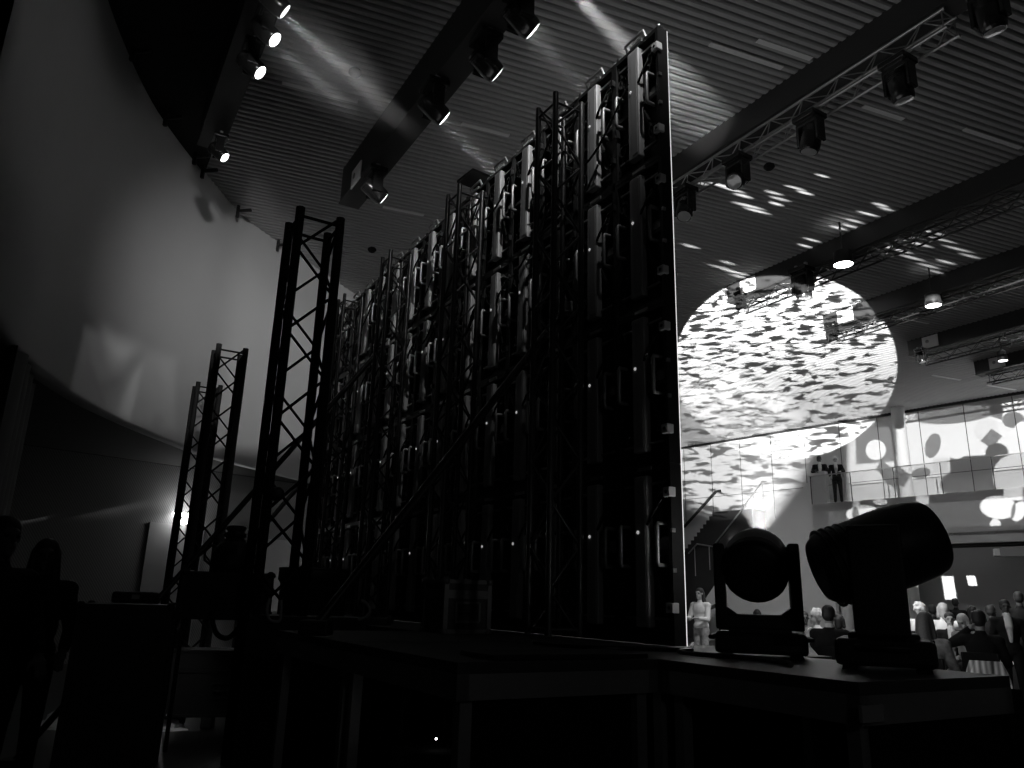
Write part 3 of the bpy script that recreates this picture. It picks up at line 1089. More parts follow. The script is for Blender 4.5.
def skirt(label, p, q, folds):  # unseen cloth added to keep the space under the deck black
    L = (q - p).length
    d = (q - p) / L; nn = Vector((-d.y, d.x, 0))
    lo, hi = [], []
    nn_ = folds * 8
    for i in range(nn_ + 1):
        c_ = p + d * (L * i / nn_) + nn * (.018 * math.sin(2 * PI * i / 8) - .02)
        lo.append(Vector((c_.x, c_.y, .01)) - p); hi.append(Vector((c_.x, c_.y, DECK - .05)) - p)
    k_ = len(lo); th = nn * .006
    v_ = lo + hi + [x + th for x in lo] + [x + th for x in hi]
    f_ = [(i, i + 1, k_ + i + 1, k_ + i) for i in range(k_ - 1)] + [(2 * k_ + i, 2 * k_ + i + 1, 3 * k_ + i + 1, 3 * k_ + i) for i in range(k_ - 1)]
    f_ += [(k_ + i, k_ + i + 1, 3 * k_ + i + 1, 3 * k_ + i) for i in range(k_ - 1)]
    tag(MB().add(v_, f_, True).build('light_block_skirt', M_['black_fabric'], None, p), label, 'stage skirt', 'black skirts added to block light under the deck')


skirt('black pleated skirt along the guests\' side of the stage deck', W(-1.62, OF + .18, 0), W(7.3, OF - .02, 0), 70)
skirt('added black pleated skirt blocking light across the short end of the narrow deck unit', W(-1.57, .72, 0), W(-1.57, OF + .26, 0), 9)
skirt('added black pleated skirt blocking light behind the legs of the near deck unit', W(-.60, 1.66, 0), W(-.60, .82, 0), 9)
skirt('added black pleated skirt blocking light along the backstage side of the stage deck', W(7.3, .84, 0), W(1.84, .84, 0), 45)

# paper label under the deck rail
q = W(-1.635, .79 - .02, DECK - .09)
lb = MB().box((0, 0, 0), (.012, .11, .05)).build('tape_label', M_['dim_wall'], None, q, ANG_U)
tag(lb, 'small pale tape label on the rail of the narrow deck unit', 'label')
# board lying on the deck edge
c = W(-.5, 1.2, DECK + .012)
bo = MB().box((0, 0, 0), (.28, .75, .02), bev=.004).build('loose_board', M_['black_plastic'], None, c, ANG_U)
tag(bo, 'thin dark board lying flat on the near deck edge', 'board')


# ------------------------------------------------------------------ video wall
NC, NR, PW, PH = 14, 4, 0.475, 1.0025


def make_panel(edge):
    t = thing('video_panel', 'panel', 'video panel')
    fr = MB()
    w_, h_ = PW - .004, PH - .003
    for x in (.014, PW - .014):
        fr.box((x, .045, PH / 2), (.026, .085, h_))
    for z in (.016, PH - .016):
        fr.box((PW / 2, .045, z), (w_, .085, .03))
    fr.box((PW / 2, .05, PH * .5), (w_, .05, .03))
    # cast ribs across the back
    for a, b in (((.03, .06), (.18, .45)), ((.44, .06), (.29, .45)), ((.03, .95), (.18, .55)), ((.44, .95), (.29, .55))):
        fr.bar((a[0], .055, a[1]), (b[0], .055, b[1]), .016, .04, (0, 1, 0))
    fr.build('frame', M_['panel_body'], t)
    MB().box((PW / 2, .022, PH / 2), (w_ - .02, .03, h_ - .02)).build('back_plate', M_['black_plastic'], t)
    MB().box((PW / 2, -.001, PH / 2), (w_, .006, h_)).build('screen_face', M_['screen'], t)
    pb = MB()
    pb.box((PW / 2, .088, .52), (.115, .05, .86), bev=.010)
    pbo = pb.build('power_box', M_['power_box'], t)
    MB().box((PW / 2 - .01, .114, .52), (.06, .004, .80)).build('cover_strip', M_['dim_wall'], pbo)
    MB().lathe([(.001, .012), (.010, .008), (.011, 0)], 10, Matrix.Translation((PW / 2 + .02, .112, .62)) @ Matrix.Rotation(-PI / 2, 4, 'X')).build('status_light', M_['status'], pbo)
    for x in (.075, PW - .075):
        MB().tube([(x, .06, .43), (x, .125, .43), (x, .13, .445), (x, .13, .645), (x, .125, .66), (x, .06, .66)], .0125, 8).build('handle', M_['alu_dull'], t)
    for x, z in ((.085, .80), (PW - .085, .80), (.085, .24), (PW - .085, .24)):
        c = MB()
        c.lathe([(.05, 0), (.05, .03), (.036, .034), (.036, .018), (.001, .018)], 16, Matrix.Translation((x, .045, z)) @ Matrix.Rotation(-PI / 2, 4, 'X'))
        c.build('connector', M_['gloss_black'], t)
    lt = MB()
    lt.box((PW / 2 - .03, .10, PH - .012), (.12, .012, .022))
    lt.build('seam_latch', M_['alu'], t)
    for z in (.20, .835):
        if edge:  # outer clamps coloured white for the beam light they catch, inner ones dark
            sc0 = MB().box((.012, .088, z), (.055, .05, .055), bev=.004).build('side_clamp', M_['label_white'], t)
            MB().lathe([(.001, .004), (.010, .003), (.011, 0)], 10, Matrix.Translation((.012, .113, z)) @ Matrix.Rotation(-PI / 2, 4, 'X')).build('bolt_hole', M_['gloss_black'], sc0)
        else:
            MB().box((.0, .088, z), (.024, .05, .045)).build('side_clamp', M_['panel_body'], t)
    for z in (.40, .62):
        MB().box((-.002, .08, z), (.014, .025, .022)).build('side_pin', M_['alu' if edge else 'panel_body'], t)
    # fan ring, intake slots and cross brackets
    for z in (.14, .90):
        MB().box((PW * .5, .07, z), (PW - .10, .02, .014)).build('cross_bracket', M_['alu_dark'], t)
    fz = MB()
    fz.lathe([(.030, 0), (.045, 0), (.045, .012), (.030, .012)], 18, Matrix.Translation((.10, .04, .55)) @ Matrix.Rotation(-PI / 2, 4, 'X'))
    fz.build('fan_ring', M_['alu_dark'], t)
    cb = MB()
    pts = [(.085, .085, .80)] + [(.085 + (PW - .17) * k / 8, .10 + .015 * math.sin(k), .80 - .16 * math.sin(PI * k / 8) ** .8 if 0 < k < 8 else .80) for k in range(1, 8)] + [(PW - .085, .085, .80)]
    cb.tube(pts, .0085, 6)
    cb.build('jumper_cable', M_['gloss_black'], t)
    return t


proto_edge = make_panel(True)
proto = make_panel(False)
index_kids()
rows = ['bottom', 'second', 'third', 'top']
nth = ['first', 'second', 'third', 'fourth', 'fifth', 'sixth', 'seventh', 'eighth', 'ninth', 'tenth', 'eleventh', 'twelfth', 'thirteenth', 'last']
for r in range(NR):
    for c in range(NC):
        src = proto_edge if c == 0 else proto
        o = src if r == 0 and c in (0, 1) else copy_tree(src)
        o.location = W(c * PW, 0, DECK + .005 + r * PH)
        o.rotation_euler = (0, 0, ANG_U)
        o['label'] = 'black video panel seen from behind, %s row, %s from the bright outer edge' % (rows[r], nth[c])
        o['group'] = 'video wall panels'
# in the panels' own frame y must point backstage
# data cables slung across the back of the upper rows
for k in range(16):
    t0 = .25 + k * .41 + rng.uniform(-.1, .1)
    z0 = DECK + PH * (3 if k % 2 else 3.45) + rng.uniform(-.15, .3)
    dt = rng.uniform(.3, .75); dz = rng.uniform(-.5, .1)
    pts = [W(t0 + dt * f, .125 + .03 * math.sin(PI * f), z0 + dz * f - .18 * math.sin(PI * f)) for f in np.linspace(0, 1, 12)]
    tag(MB().tube(pts, .009, 6).build('data_cable', M_['gloss_black']), 'black data cable on the video wall back, %s from the outer edge' % (nth + ['fifteenth', 'sixteenth'])[k if k < 13 else k].replace('last', 'fourteenth'), 'cable', 'data cables on the video wall')
# lifting loops and pins along the top edge
for c in range(NC):
    t = thing('lifting_loop', 'lifting loop on top of the video wall, %s from the bright outer edge' % nth[c], 'lifting loop', W(c * PW, 0, DECK + .005 + NR * PH), ANG_U, 'lifting loops along the top of the video wall')
    MB().tube([(.14, .06, 0), (.14, .09, .06), (.34, .09, .06), (.34, .06, 0)], .011, 6).build('loop', M_['alu_dull'], t)
    MB().lathe([(.008, 0), (.008, .015), (.018, .02), (.022, .032), (.016, .044), (.001, .048)], 10, Matrix.Translation((.03, .05, 0))).build('pin', M_['alu'], t)
    MB().box((.445, .05, .02), (.04, .05, .045), bev=.01).build('hook', M_['black_metal'], t)

# upright truss frames behind the video wall, each with a raking brace
tower_words = ['nearest the bright outer edge', 'second from the bright outer edge', 'third from the bright outer edge', 'at the far end']
brace_px = [((566, 308), (456, 448)), None, ((386, 343), (226, 523)), ((332, 447), (240, 555))]
for k, tt in enumerate((0.83, 2.36, 3.97, 5.45)):
    truss('support_tower', 'slender black truss tower behind the video wall, ' + tower_words[k], W(tt, .32, DECK + .02), W(tt, .32, 4.92), .23, M_['truss_black'], .0215, .009, .27, upv=(U[0], U[1], 0), group='towers behind the video wall')
    if brace_px[k] is None:
        continue
    tp = tt + .16
    a, b = (onplane(*q, W(tp, 0, 0), (U[0], U[1], 0)) for q in brace_px[k])
    low = DECK + .06 if k == 0 else .06
    f = (a.z - low) / (a.z - b.z)
    bot = a + (b - a) * f
    br = thing('raking_brace', 'black raking brace tube of the truss tower ' + tower_words[k], 'brace', bot, 0, 'braces of the video wall towers')
    MB().tube([a - bot, Vector((0, 0, 0))], .026, 10).build('tube', M_['truss_black'], br)
    MB().box(a - bot, (.09, .09, .09), bev=.012).build('coupler', M_['alu_dull'], br)
    MB().box((0, 0, -.01), (.16, .16, .08), bev=.012).build('foot', M_['black_metal'], br)

# free-standing truss towers on the backstage floor
towers = [((-1.92, 6.60), 4.77, 'tall thick black truss tower standing left of the video wall'),
          ((-4.24, 10.93), 4.85, 'black truss tower before the curved wall, taller of the two slim ones'),
          ((-5.50, 13.37), 4.93, 'black truss tower before the curved wall, shorter of the two slim ones')]
for (x, y), zt, lab in towers:
    t = truss('truss_tower', lab, (x, y, .03), (x, y, zt), .38, M_['truss_flat'], .043, .014, .40, upv=(U[0], U[1], 0), group='free-standing truss towers')
    MB().box((0, 0, -.01), (.8, .8, .04)).build('base_plate', M_['black_metal'], t)

# ------------------------------------------------------------------ the two big fixtures on the deck
moving_light('big yoke fixture on the deck seen from behind, throwing the ripple pattern', W(-.62, .12, DECK), ripple_dir, .92, False, 'lens_on', math.radians(-17), 'big yoke fixtures on the deck', hl=.62)
h2 = (cright * .93 + _up0 * .30 - np.array([0, 1, 0]) * .03)
moving_light('big yoke fixture on the deck seen side-on, barrel tilted up to the right', W(-1.265, .125, DECK), Vector(h2), .98, False, 'lens_dim', math.radians(64), 'big yoke fixtures on the deck', hl=1.06)
spot('side_fixture_beam', W(-1.265, .125, DECK + .45) + Vector(h2).normalized() * .34, epx(958, 526), 900, 9, 1.0, .03)

# cables on the deck by the fixtures
for pts, lab in (([W(-.35, .3, DECK + .012), W(-.42, .45, DECK + .012), W(-.6, .5, DECK + .012), W(-.78, .42, DECK + .012), W(-1.0, .45, DECK + .012), W(-1.15, .55, DECK + .012)], 'black power cable winding along the deck before the yoke fixtures'),
                 ([W(-.2, .15, DECK + .03), W(-.3, .3, DECK + .012), W(-.25, .5, DECK + .012), W(-.1, .75, DECK + .012), W(.3, .8, DECK + .012)], 'black cable leaving the video wall foot across the deck')):
    P = smooth_line([np.array(p) for p in pts], 5)
    tag(MB().tube([Vector(p) for p in P], .011, 8).build('power_cable', M_['gloss_black']), lab, 'cable', 'cables on the deck')


# ------------------------------------------------------------------ people
def capsule(mb, p0, p1, r0, r1, seg=12):
    p0, p1 = Vector(p0), Vector(p1)
    d = (p1 - p0)
    if d.length < 1e-5:
        d = Vector((0, 0, 1e-4))
    L = d.length; d.normalize()
    R = frame_to(d)
    rings = []
    for k in range(1, 5):
        a = PI / 2 * k / 4
        rings.append((math.sin(a) * r0, -math.cos(a) * r0))
    for k in range(0, 4):
        a = PI / 2 * k / 4
        rings.append((math.cos(a) * r1, L + math.sin(a) * r1))
    out = [[p0 + R @ Vector((r * math.cos(2 * PI * j / seg), r * math.sin(2 * PI * j / seg), h)) for j in range(seg)] for r, h in rings]
    mb.ring_loft(out)


def ellipsoid(mb, c, rad, R=None, seg=16, nr=10):
    c = Vector(c); R = R or Matrix.Identity(3)
    rings = []
    for k in range(1, nr):
        a = PI * k / nr
        rings.append([c + R @ Vector((math.sin(a) * math.cos(2 * PI * j / seg) * rad[0], math.sin(a) * math.sin(2 * PI * j / seg) * rad[1], -math.cos(a) * rad[2])) for j in range(seg)])
    mb.ring_loft(rings)


def fuse(mb, name, m, parent, voxel=.011, smooth=4):
    """one continuous skin over all the shapes collected in mb"""
    me = bpy.data.meshes.new(name)
    me.from_pydata([tuple(v) for v in mb.v], [], mb.f)
    o = bpy.data.objects.new(name, me)
    COL.objects.link(o)
    r = o.modifiers.new('r', 'REMESH'); r.mode = 'VOXEL'; r.voxel_size = voxel
    s = o.modifiers.new('s', 'SMOOTH'); s.iterations = smooth; s.factor = .5
    bpy.context.view_layer.update()
    dg = bpy.context.evaluated_depsgraph_get()
    me2 = bpy.data.meshes.new_from_object(o.evaluated_get(dg))
    o.modifiers.clear()
    o.data = me2
    me2.name = name
    bpy.data.meshes.remove(me)
    me2.polygons.foreach_set('use_smooth', [True] * len(me2.polygons))
    me2.materials.clear(); me2.materials.append(m)
    o.parent = parent
    return o


def person(label, loc, heading, pose='sit', hair='short', hair_m='hair_dark', skin='skin', top='cloth_black', shirt=None, legs='cloth_black', arms=('lap', 'lap'),
           lean=0.0, head_turn=0.0, nod=0.0, scale=1.0, group='guests in the audience', voxel=.011, jacket_long=False):
    """figure facing local +y; heading turns it about z"""
    t = thing('person', label, 'person', loc, heading, group)
    t.scale = (scale,) * 3
    if pose == 'sit':
        hip = Vector((0, 0, .54)); chest = Vector((0, math.sin(lean) * .48, .54 + math.cos(lean) * .48))
        knees = [Vector((s * .11, .44, .53)) for s in (-1, 1)]; ankles = [Vector((s * .11, .42, .09)) for s in (-1, 1)]
        hips = [Vector((s * .09, .02, .54)) for s in (-1, 1)]
    else:
        hip = Vector((0, 0, .95)); chest = Vector((0, math.sin(lean) * .48, .95 + math.cos(lean) * .48))
        knees = [Vector((s * .10, .03, .51)) for s in (-1, 1)]; ankles = [Vector((s * .11, -.01, .09)) for s in (-1, 1)]
        hips = [Vector((s * .09, 0, .93)) for s in (-1, 1)]
    ax = (chest - hip).normalized()
    neck = chest + ax * .09
    hc = neck + ax * .02 + Vector((0, .025 + nod * .05, .125 - nod * .02))
    Rh = Matrix.Rotation(head_turn, 3, 'Z') @ Matrix.Rotation(-nod * .6, 3, 'X')
    H = lambda x, y, z: hc + Rh @ Vector((x, y, z))
    body = MB()
    # head: skull, jaw, nose, brow, lips, ears
    ellipsoid(body, H(0, -.012, .025), (.074, .092, .092), Rh)
    ellipsoid(body, H(0, .02, -.05), (.056, .066, .068), Rh)
    capsule(body, H(0, .088, .012), H(0, .105, -.022), .010, .014, 8)
    capsule(body, H(-.04, .076, .03), H(.04, .076, .03), .012, .012, 8)
    capsule(body, H(-.02, .082, -.057), H(.02, .082, -.057), .009, .009, 8)
    ellipsoid(body, H(0, .068, -.098), (.025, .022, .02), Rh, 10, 6)
    for s in (-1, 1):
        ellipsoid(body, H(s * .078, -.005, 0), (.012, .022, .034), Rh, 8, 6)
    capsule(body, neck - ax * .05, hc - Vector((0, .02, .05)), .058, .052)
    # trunk
    ellipsoid(body, hip + ax * .02, (.16, .115, .13))
    ellipsoid(body, hip.lerp(chest, .45), (.145, .10, .17))
    ellipsoid(body, hip.lerp(chest, .8), (.175, .115, .16))
    shs = [chest + Vector((s * .185, 0, -.01)) for s in (-1, 1)]
    capsule(body, shs[0], shs[1], .062, .062)
    for s, h_, k_, a_ in zip((-1, 1), hips, knees, ankles):
        capsule(body, h_, k_, .085, .058); capsule(body, k_, a_, .055, .038)
        capsule(body, a_ + Vector((0, -.03, -.04)), a_ + Vector((0, .15, -.055)), .038, .032)
    sleeve = MB()
    hand_done = []
    for s, sh, am in zip((-1, 1), shs, arms):
        if am == 'lap':
            el = sh + Vector((s * .06, .08, -.27)); ha = Vector((s * .06, .34, .66)) if pose == 'sit' else sh + Vector((s * .03, .22, -.42))
        elif am == 'side':
            el = sh + Vector((s * .07, -.03, -.29)); ha = el + Vector((s * .02, .06, -.26))
        elif am == 'rail':
            el = sh + Vector((s * .08, .16, -.22)); ha = sh + Vector((-s * .04, .40, -.26))
        elif am == 'face':
            el = sh + Vector((s * .08, .18, -.22)); ha = hc + Rh @ Vector((s * .07, .10, -.10))
        elif am == 'neck':
            el = sh + Vector((s * .20, .10, -.06)); ha = hc + Vector((s * .085, -.03, -.08))
        elif am == 'out':
            el = sh + Vector((s * .16, .14, -.22)); ha = el + Vector((s * .10, .24, -.04))
        else:
            el = sh + Vector((s * .05, .1, -.28)); ha = el + Vector((-s * .1, .2, .02))
        capsule(body, sh, el, .05, .042); capsule(body, el, ha, .04, .028)
        capsule(sleeve, sh, el, .064, .055); capsule(sleeve, el, el.lerp(ha, .86), .053, .04)
        # hand: palm, four curled fingers, thumb from the side of the palm
        d = (ha - el).normalized(); x_ = d.cross(Vector((0, 0, 1)))
        x_ = x_.normalized() if x_.length > .1 else Vector((1, 0, 0)); n_ = x_.cross(d).normalized()
        pc = ha + d * .045
        ellipsoid(body, pc, (.042, .05, .017), Matrix((x_, d, n_)).transposed(), 12, 8)
        for j, (off, ln) in enumerate(((-.030, .062), (-.010, .074), (.010, .070), (.029, .055))):
            a0 = pc + d * .04 + x_ * off
            a1 = a0 + d * ln * .5 - n_ * .006
            a2 = a1 + d * ln * .35 - n_ * .026
            capsule(body, a0, a1, .0095, .009, 8); capsule(body, a1, a2, .009, .008, 8)
        th0 = pc - d * .02 - x_ * s * .038; th1 = th0 + d * .035 - x_ * s * .022 - n_ * .008
        capsule(body, th0, th1, .012, .010, 8); capsule(body, th1, th1 + d * .028 - n_ * .008, .010, .009, 8)
    fuse(body, 'body', M_[skin], t, voxel)
    # jacket or blouse
    jk = MB(); jk.v, jk.f, jk.smooth = list(sleeve.v), list(sleeve.f), list(sleeve.smooth)
    ellipsoid(jk, hip.lerp(chest, .1), (.178, .135, .13))
    ellipsoid(jk, hip.lerp(chest, .45), (.168, .122, .19))
    ellipsoid(jk, hip.lerp(chest, .8), (.195, .135, .175))
    capsule(jk, shs[0], shs[1], .076, .076)
    capsule(jk, chest + ax * .03, chest + ax * .075, .075, .066)
    fuse(jk, 'jacket' if shirt else 'top', M_[top], t, voxel * 1.2)
    if shirt:
        sf = MB()
        fy = .128
        a0 = chest + Vector((0, fy * .55, .09)); a1 = hip.lerp(chest, .8) + Vector((0, fy + .004, 0)); a2 = hip.lerp(chest, .3) + Vector((0, fy, 0))
        capsule(sf, a0, a1, .062, .066, 10); capsule(sf, a1 - Vector((0, .012, 0)), a2, .062, .03, 10)
        capsule(sf, chest + ax * .075, chest + ax * .10, .066, .062, 12)
        fuse(sf, 'shirt', M_[shirt], t, voxel)
    tz = MB()
    ellipsoid(tz, hip, (.172, .128, .12))
    for h_, k_, a_ in zip(hips, knees, ankles):
        capsule(tz, h_, k_, .098, .07); capsule(tz, k_, a_.lerp(k_, .08), .068, .055)
    fuse(tz, 'trousers', M_[legs], t, voxel * 1.3)
    sho = MB()
    for a_ in ankles:
        capsule(sho, a_ + Vector((0, -.03, -.045)), a_ + Vector((0, .16, -.055)), .046, .038)
    fuse(sho, 'shoes', M_['gloss_black'], t, voxel * 1.3)
    # hair
    hr = MB()
    ellipsoid(hr, H(0, -.022, .045), (.085, .098, .088), Rh)
    ellipsoid(hr, H(0, -.05, .0), (.08, .07, .085), Rh)
    if hair == 'long':
        for s in (-1, 1):
            capsule(hr, H(s * .065, -.03, .03), H(s * .085, -.03, -.20), .035, .04)
        capsule(hr, H(0, -.075, .02), H(0, -.10, -.26), .07, .085)
    elif hair == 'bob':
        for s in (-1, 1):
            capsule(hr, H(s * .07, -.02, .03), H(s * .08, -.01, -.10), .035, .03)
        capsule(hr, H(0, -.07, .02), H(0, -.075, -.10), .07, .06)
    elif hair == 'curly':
        for k in range(40):
            a = rng.uniform(0, 2 * PI); b = rng.uniform(-.3, 1)
            ellipsoid(hr, H(.095 * math.cos(a) * math.sqrt(1 - b * b * .8), -.03 + .095 * math.sin(a) * math.sqrt(1 - b * b * .8) * (1 if math.sin(a) < 0 else .5), .03 + .1 * b), (.03, .03, .03), None, 8, 6)
    fuse(hr, 'hair', M_[hair_m], t, voxel)
    for s in (-1, 1):
        ey = MB()
        ellipsoid(ey, H(s * .032, .072, .008), (.013, .012, .009), Rh, 10, 6)
        ey.build('eye', M_['gloss_black'], t)
    return t


def make_chair():
    t = thing('guest_chair', 'chair', 'chair')
    MB().box((0, .02, .44), (.44, .44, .05), bev=.02).build('seat', M_['cloth_black'], t)
    MB().box((0, -.21, .70), (.42, .03, .34), bev=.012).build('backrest', M_['cloth_black'], t)
    for a in (-1, 1):
        MB().tube([(a * .19, -.20, 0), (a * .19, -.20, .42), (a * .19, -.215, .86)], .012, 8).build('leg', M_['black_metal'], t)
        MB().tube([(a * .19, .21, 0), (a * .19, .21, .42)], .012, 8).build('leg', M_['black_metal'], t)
    return t


chair0 = make_chair()
index_kids()
chair_used = [False]


def guest(px, py, dist, face_cam, label, standing=False, seat_label=None, **kw):
    """head top at the photo pixel, at a level distance; face_cam: turn from facing the camera, degrees"""
    p = ond(px, py, dist)
    toward = math.atan2(-p[1], -p[0]) - PI / 2          # heading whose +y looks at the camera
    hd = toward + math.radians(face_cam)
    full = 1.745 if standing else 1.33
    sc = p[2] / full
    sc = max(.88, min(1.12, sc))
    z = 0.0
    if not standing:
        z = max(0.0, p[2] - full * sc)
    person(label, (p[0], p[1], 0), hd, 'stand' if standing else 'sit', scale=sc, **kw)
    if not standing:
        c = chair0 if not chair_used[0] else copy_tree(chair0)
        chair_used[0] = True
        c.location = (p[0], p[1], 0); c.rotation_euler = (0, 0, hd); c.scale = (sc,) * 3
        c['label'] = seat_label or 'dark chair of the ' + ' '.join(label.split(',')[0].split()[:11])
        c['group'] = 'guest chairs'


guest(700, 590, 17, -35, 'woman in white top, long dark hair, framed between video wall and yoke fixture', True, hair='long', top='cloth_white', legs='cloth_pattern', skin='skin', arms=('fold', 'fold'))
guest(728, 614, 21, 180, 'dark-haired guest low behind the ripple fixture, left head in its yoke', hair='short')
guest(757, 611, 21, 175, 'dark-haired guest low behind the ripple fixture, right head in its yoke', hair='bob')
guest(804, 614, 16, 10, 'guest with dark face looking this way beside the ripple fixture', skin='skin_dark', top='cloth_grey')
guest(816, 612, 14, -60, 'white-haired guest in profile beside the man in a dark jacket', hair='curly', hair_m='hair_white', top='cloth_white')
guest(828, 609, 11.5, 170, 'man in dark jacket seen from behind between the two yoke fixtures', top='cloth_black', shirt='cloth_white', skin='skin', hair_m='hair_dark')
guest(839, 617, 15, 150, 'dark-haired guest half hidden behind the tilted yoke fixture', hair='bob')
guest(797, 630, 11, 120, 'guest in white shirt reaching an arm forward, low by the ripple fixture', top='cloth_white', arms=('out', 'out'), hair_m='hair_blond')
guest(919, 604, 19, 175, 'curly white-haired guest just right of the tilted yoke fixture', hair='curly', hair_m='hair_white', top='cloth_white')
guest(942, 601, 18, 190, 'blond guest with bobbed hair seen from behind in the crowd', hair='bob', hair_m='hair_blond', top='cloth_white')
guest(924, 616, 10.5, 165, 'woman with long brown hair and patterned blouse seen from behind', hair='long', hair_m='hair_brown', top='cloth_pattern')
guest(949, 615, 16, 5, 'smiling man in dark jacket and open white shirt facing this way', top='cloth_black', shirt='cloth_white', arms=('lap', 'lap'))
guest(964, 616, 15.5, -30, 'blond woman looking down with a hand near her face', hair='bob', hair_m='hair_blond', top='cloth_grey', nod=.8, arms=('face', 'lap'))
guest(978, 614, 12, 170, 'man in black jacket seen from behind with his hand at his neck', top='cloth_black', arms=('neck', 'lap'), hair_m='hair_dark')
guest(1004, 602, 14.5, 12, 'man in dark suit jacket and white shirt standing at the right', True, top='cloth_black', shirt='cloth_white', skin='skin_dark', arms=('side', 'side'))
guest(990, 606, 20, 150, 'guest in dark clothes behind the standing man, nearer the crowd', hair='short', skin='skin_dark')
guest(1018, 594, 17, 185, 'tall dark guest at the right border of the picture', True, hair='short', skin='skin_dark')
guest(955, 600, 24, 170, 'dark head against the bright patch on the recessed wall', True, hair='short', skin='skin_dark')
guest(972, 608, 23, 170, 'dark long-haired head in the middle of the back crowd', hair='long', skin='skin_dark')
guest(932, 606, 22, 178, 'dark-haired guest between the curly and the bobbed blond guests', hair='short', skin='skin_dark')

# white jacket over a chair back
q = ond(984, 650, 9.6)
hd = math.atan2(-q[1], -q[0]) - PI / 2
c = copy_tree(chair0); c.location = (q[0], q[1], 0); c.rotation_euler = (0, 0, hd + PI); c['label'] = 'dark chair with a white striped cloth over its back'; c['group'] = 'guest chairs'
cm = MB()
rings = []
for k in range(9):
    z = .90 - .45 * k / 8
    ww = .14 + .06 * math.sin(PI * k / 8)
    rings.append([Vector((x * ww, -.235 - .035 * math.cos(x * 3 + k * .4) - .01 * math.sin(9 * x), z)) for x in np.linspace(-1, 1, 15)] + [Vector((x * ww, -.23, z)) for x in np.linspace(1, -1, 15)])
cm.ring_loft(rings)
M_['stripe'] = wave_mat('striped_white_cloth', .8, 6.0, .7, 'X')
tag(cm.build('draped_cloth', M_['stripe'], None, (q[0], q[1], 0), hd + PI), 'white striped cloth hung over the back of a dark chair', 'cloth')

# low bench platform at the right
q = onz(1010, 663, .5)
pb = thing('low_platform', 'low dark platform with a pale top edge at the right border', 'platform', (q[0] + .75, q[1] - .1, 0), math.atan2(BED[1], BED[0]))
MB().box((0, 0, .235), (2.0, .9, .47), bev=.02).build('body', M_['black_fabric'], pb)
MB().box((0, 0, .485), (2.05, .95, .03), bev=.008).build('top', M_['dim_wall'], pb)

# the two on the balcony


def balcony(px, py_top, off, label, **kw):
    q = onv(px, py_top, BE0 + nb * off, BE0 + nb * off + BED)
    hd = math.atan2(-q[1], -q[0]) - PI / 2
    sc = (q[2] - BZ) / 1.745
    person(label, (q[0], q[1], BZ), hd, 'stand', scale=max(.9, min(1.1, sc)), group='two men on the balcony', **kw)


balcony(819, 457, .55, 'man in dark suit and white shirt leaning on the top of the stair wall', top='cloth_black', shirt='cloth_white', skin='skin_dark', arms=('rail', 'rail'), lean=.12, head_turn=.3)
balcony(835, 458, .55, 'white-haired man in black suit standing behind the balcony glass', top='cloth_black', shirt='cloth_white', hair_m='hair_white', arms=('rail', 'lap'), lean=.1, head_turn=.2)

# two people in the dark at the left
p = ond(48, 545, 6.4)
person('long-haired person standing in the dark at the left, beside the equipment rack', (p[0], p[1], 0), math.radians(-150), 'stand', hair='long', scale=p[2] / 1.745, skin='skin_dark', top='cloth_black', group='crew in the dark at the left')
p = ond(6, 524, 5.4)
person('short-haired person in the dark at the left border of the picture', (p[0], p[1], 0), math.radians(-120), 'stand', hair='short', scale=p[2] / 1.745, skin='skin_dark', top='cloth_black', group='crew in the dark at the left')


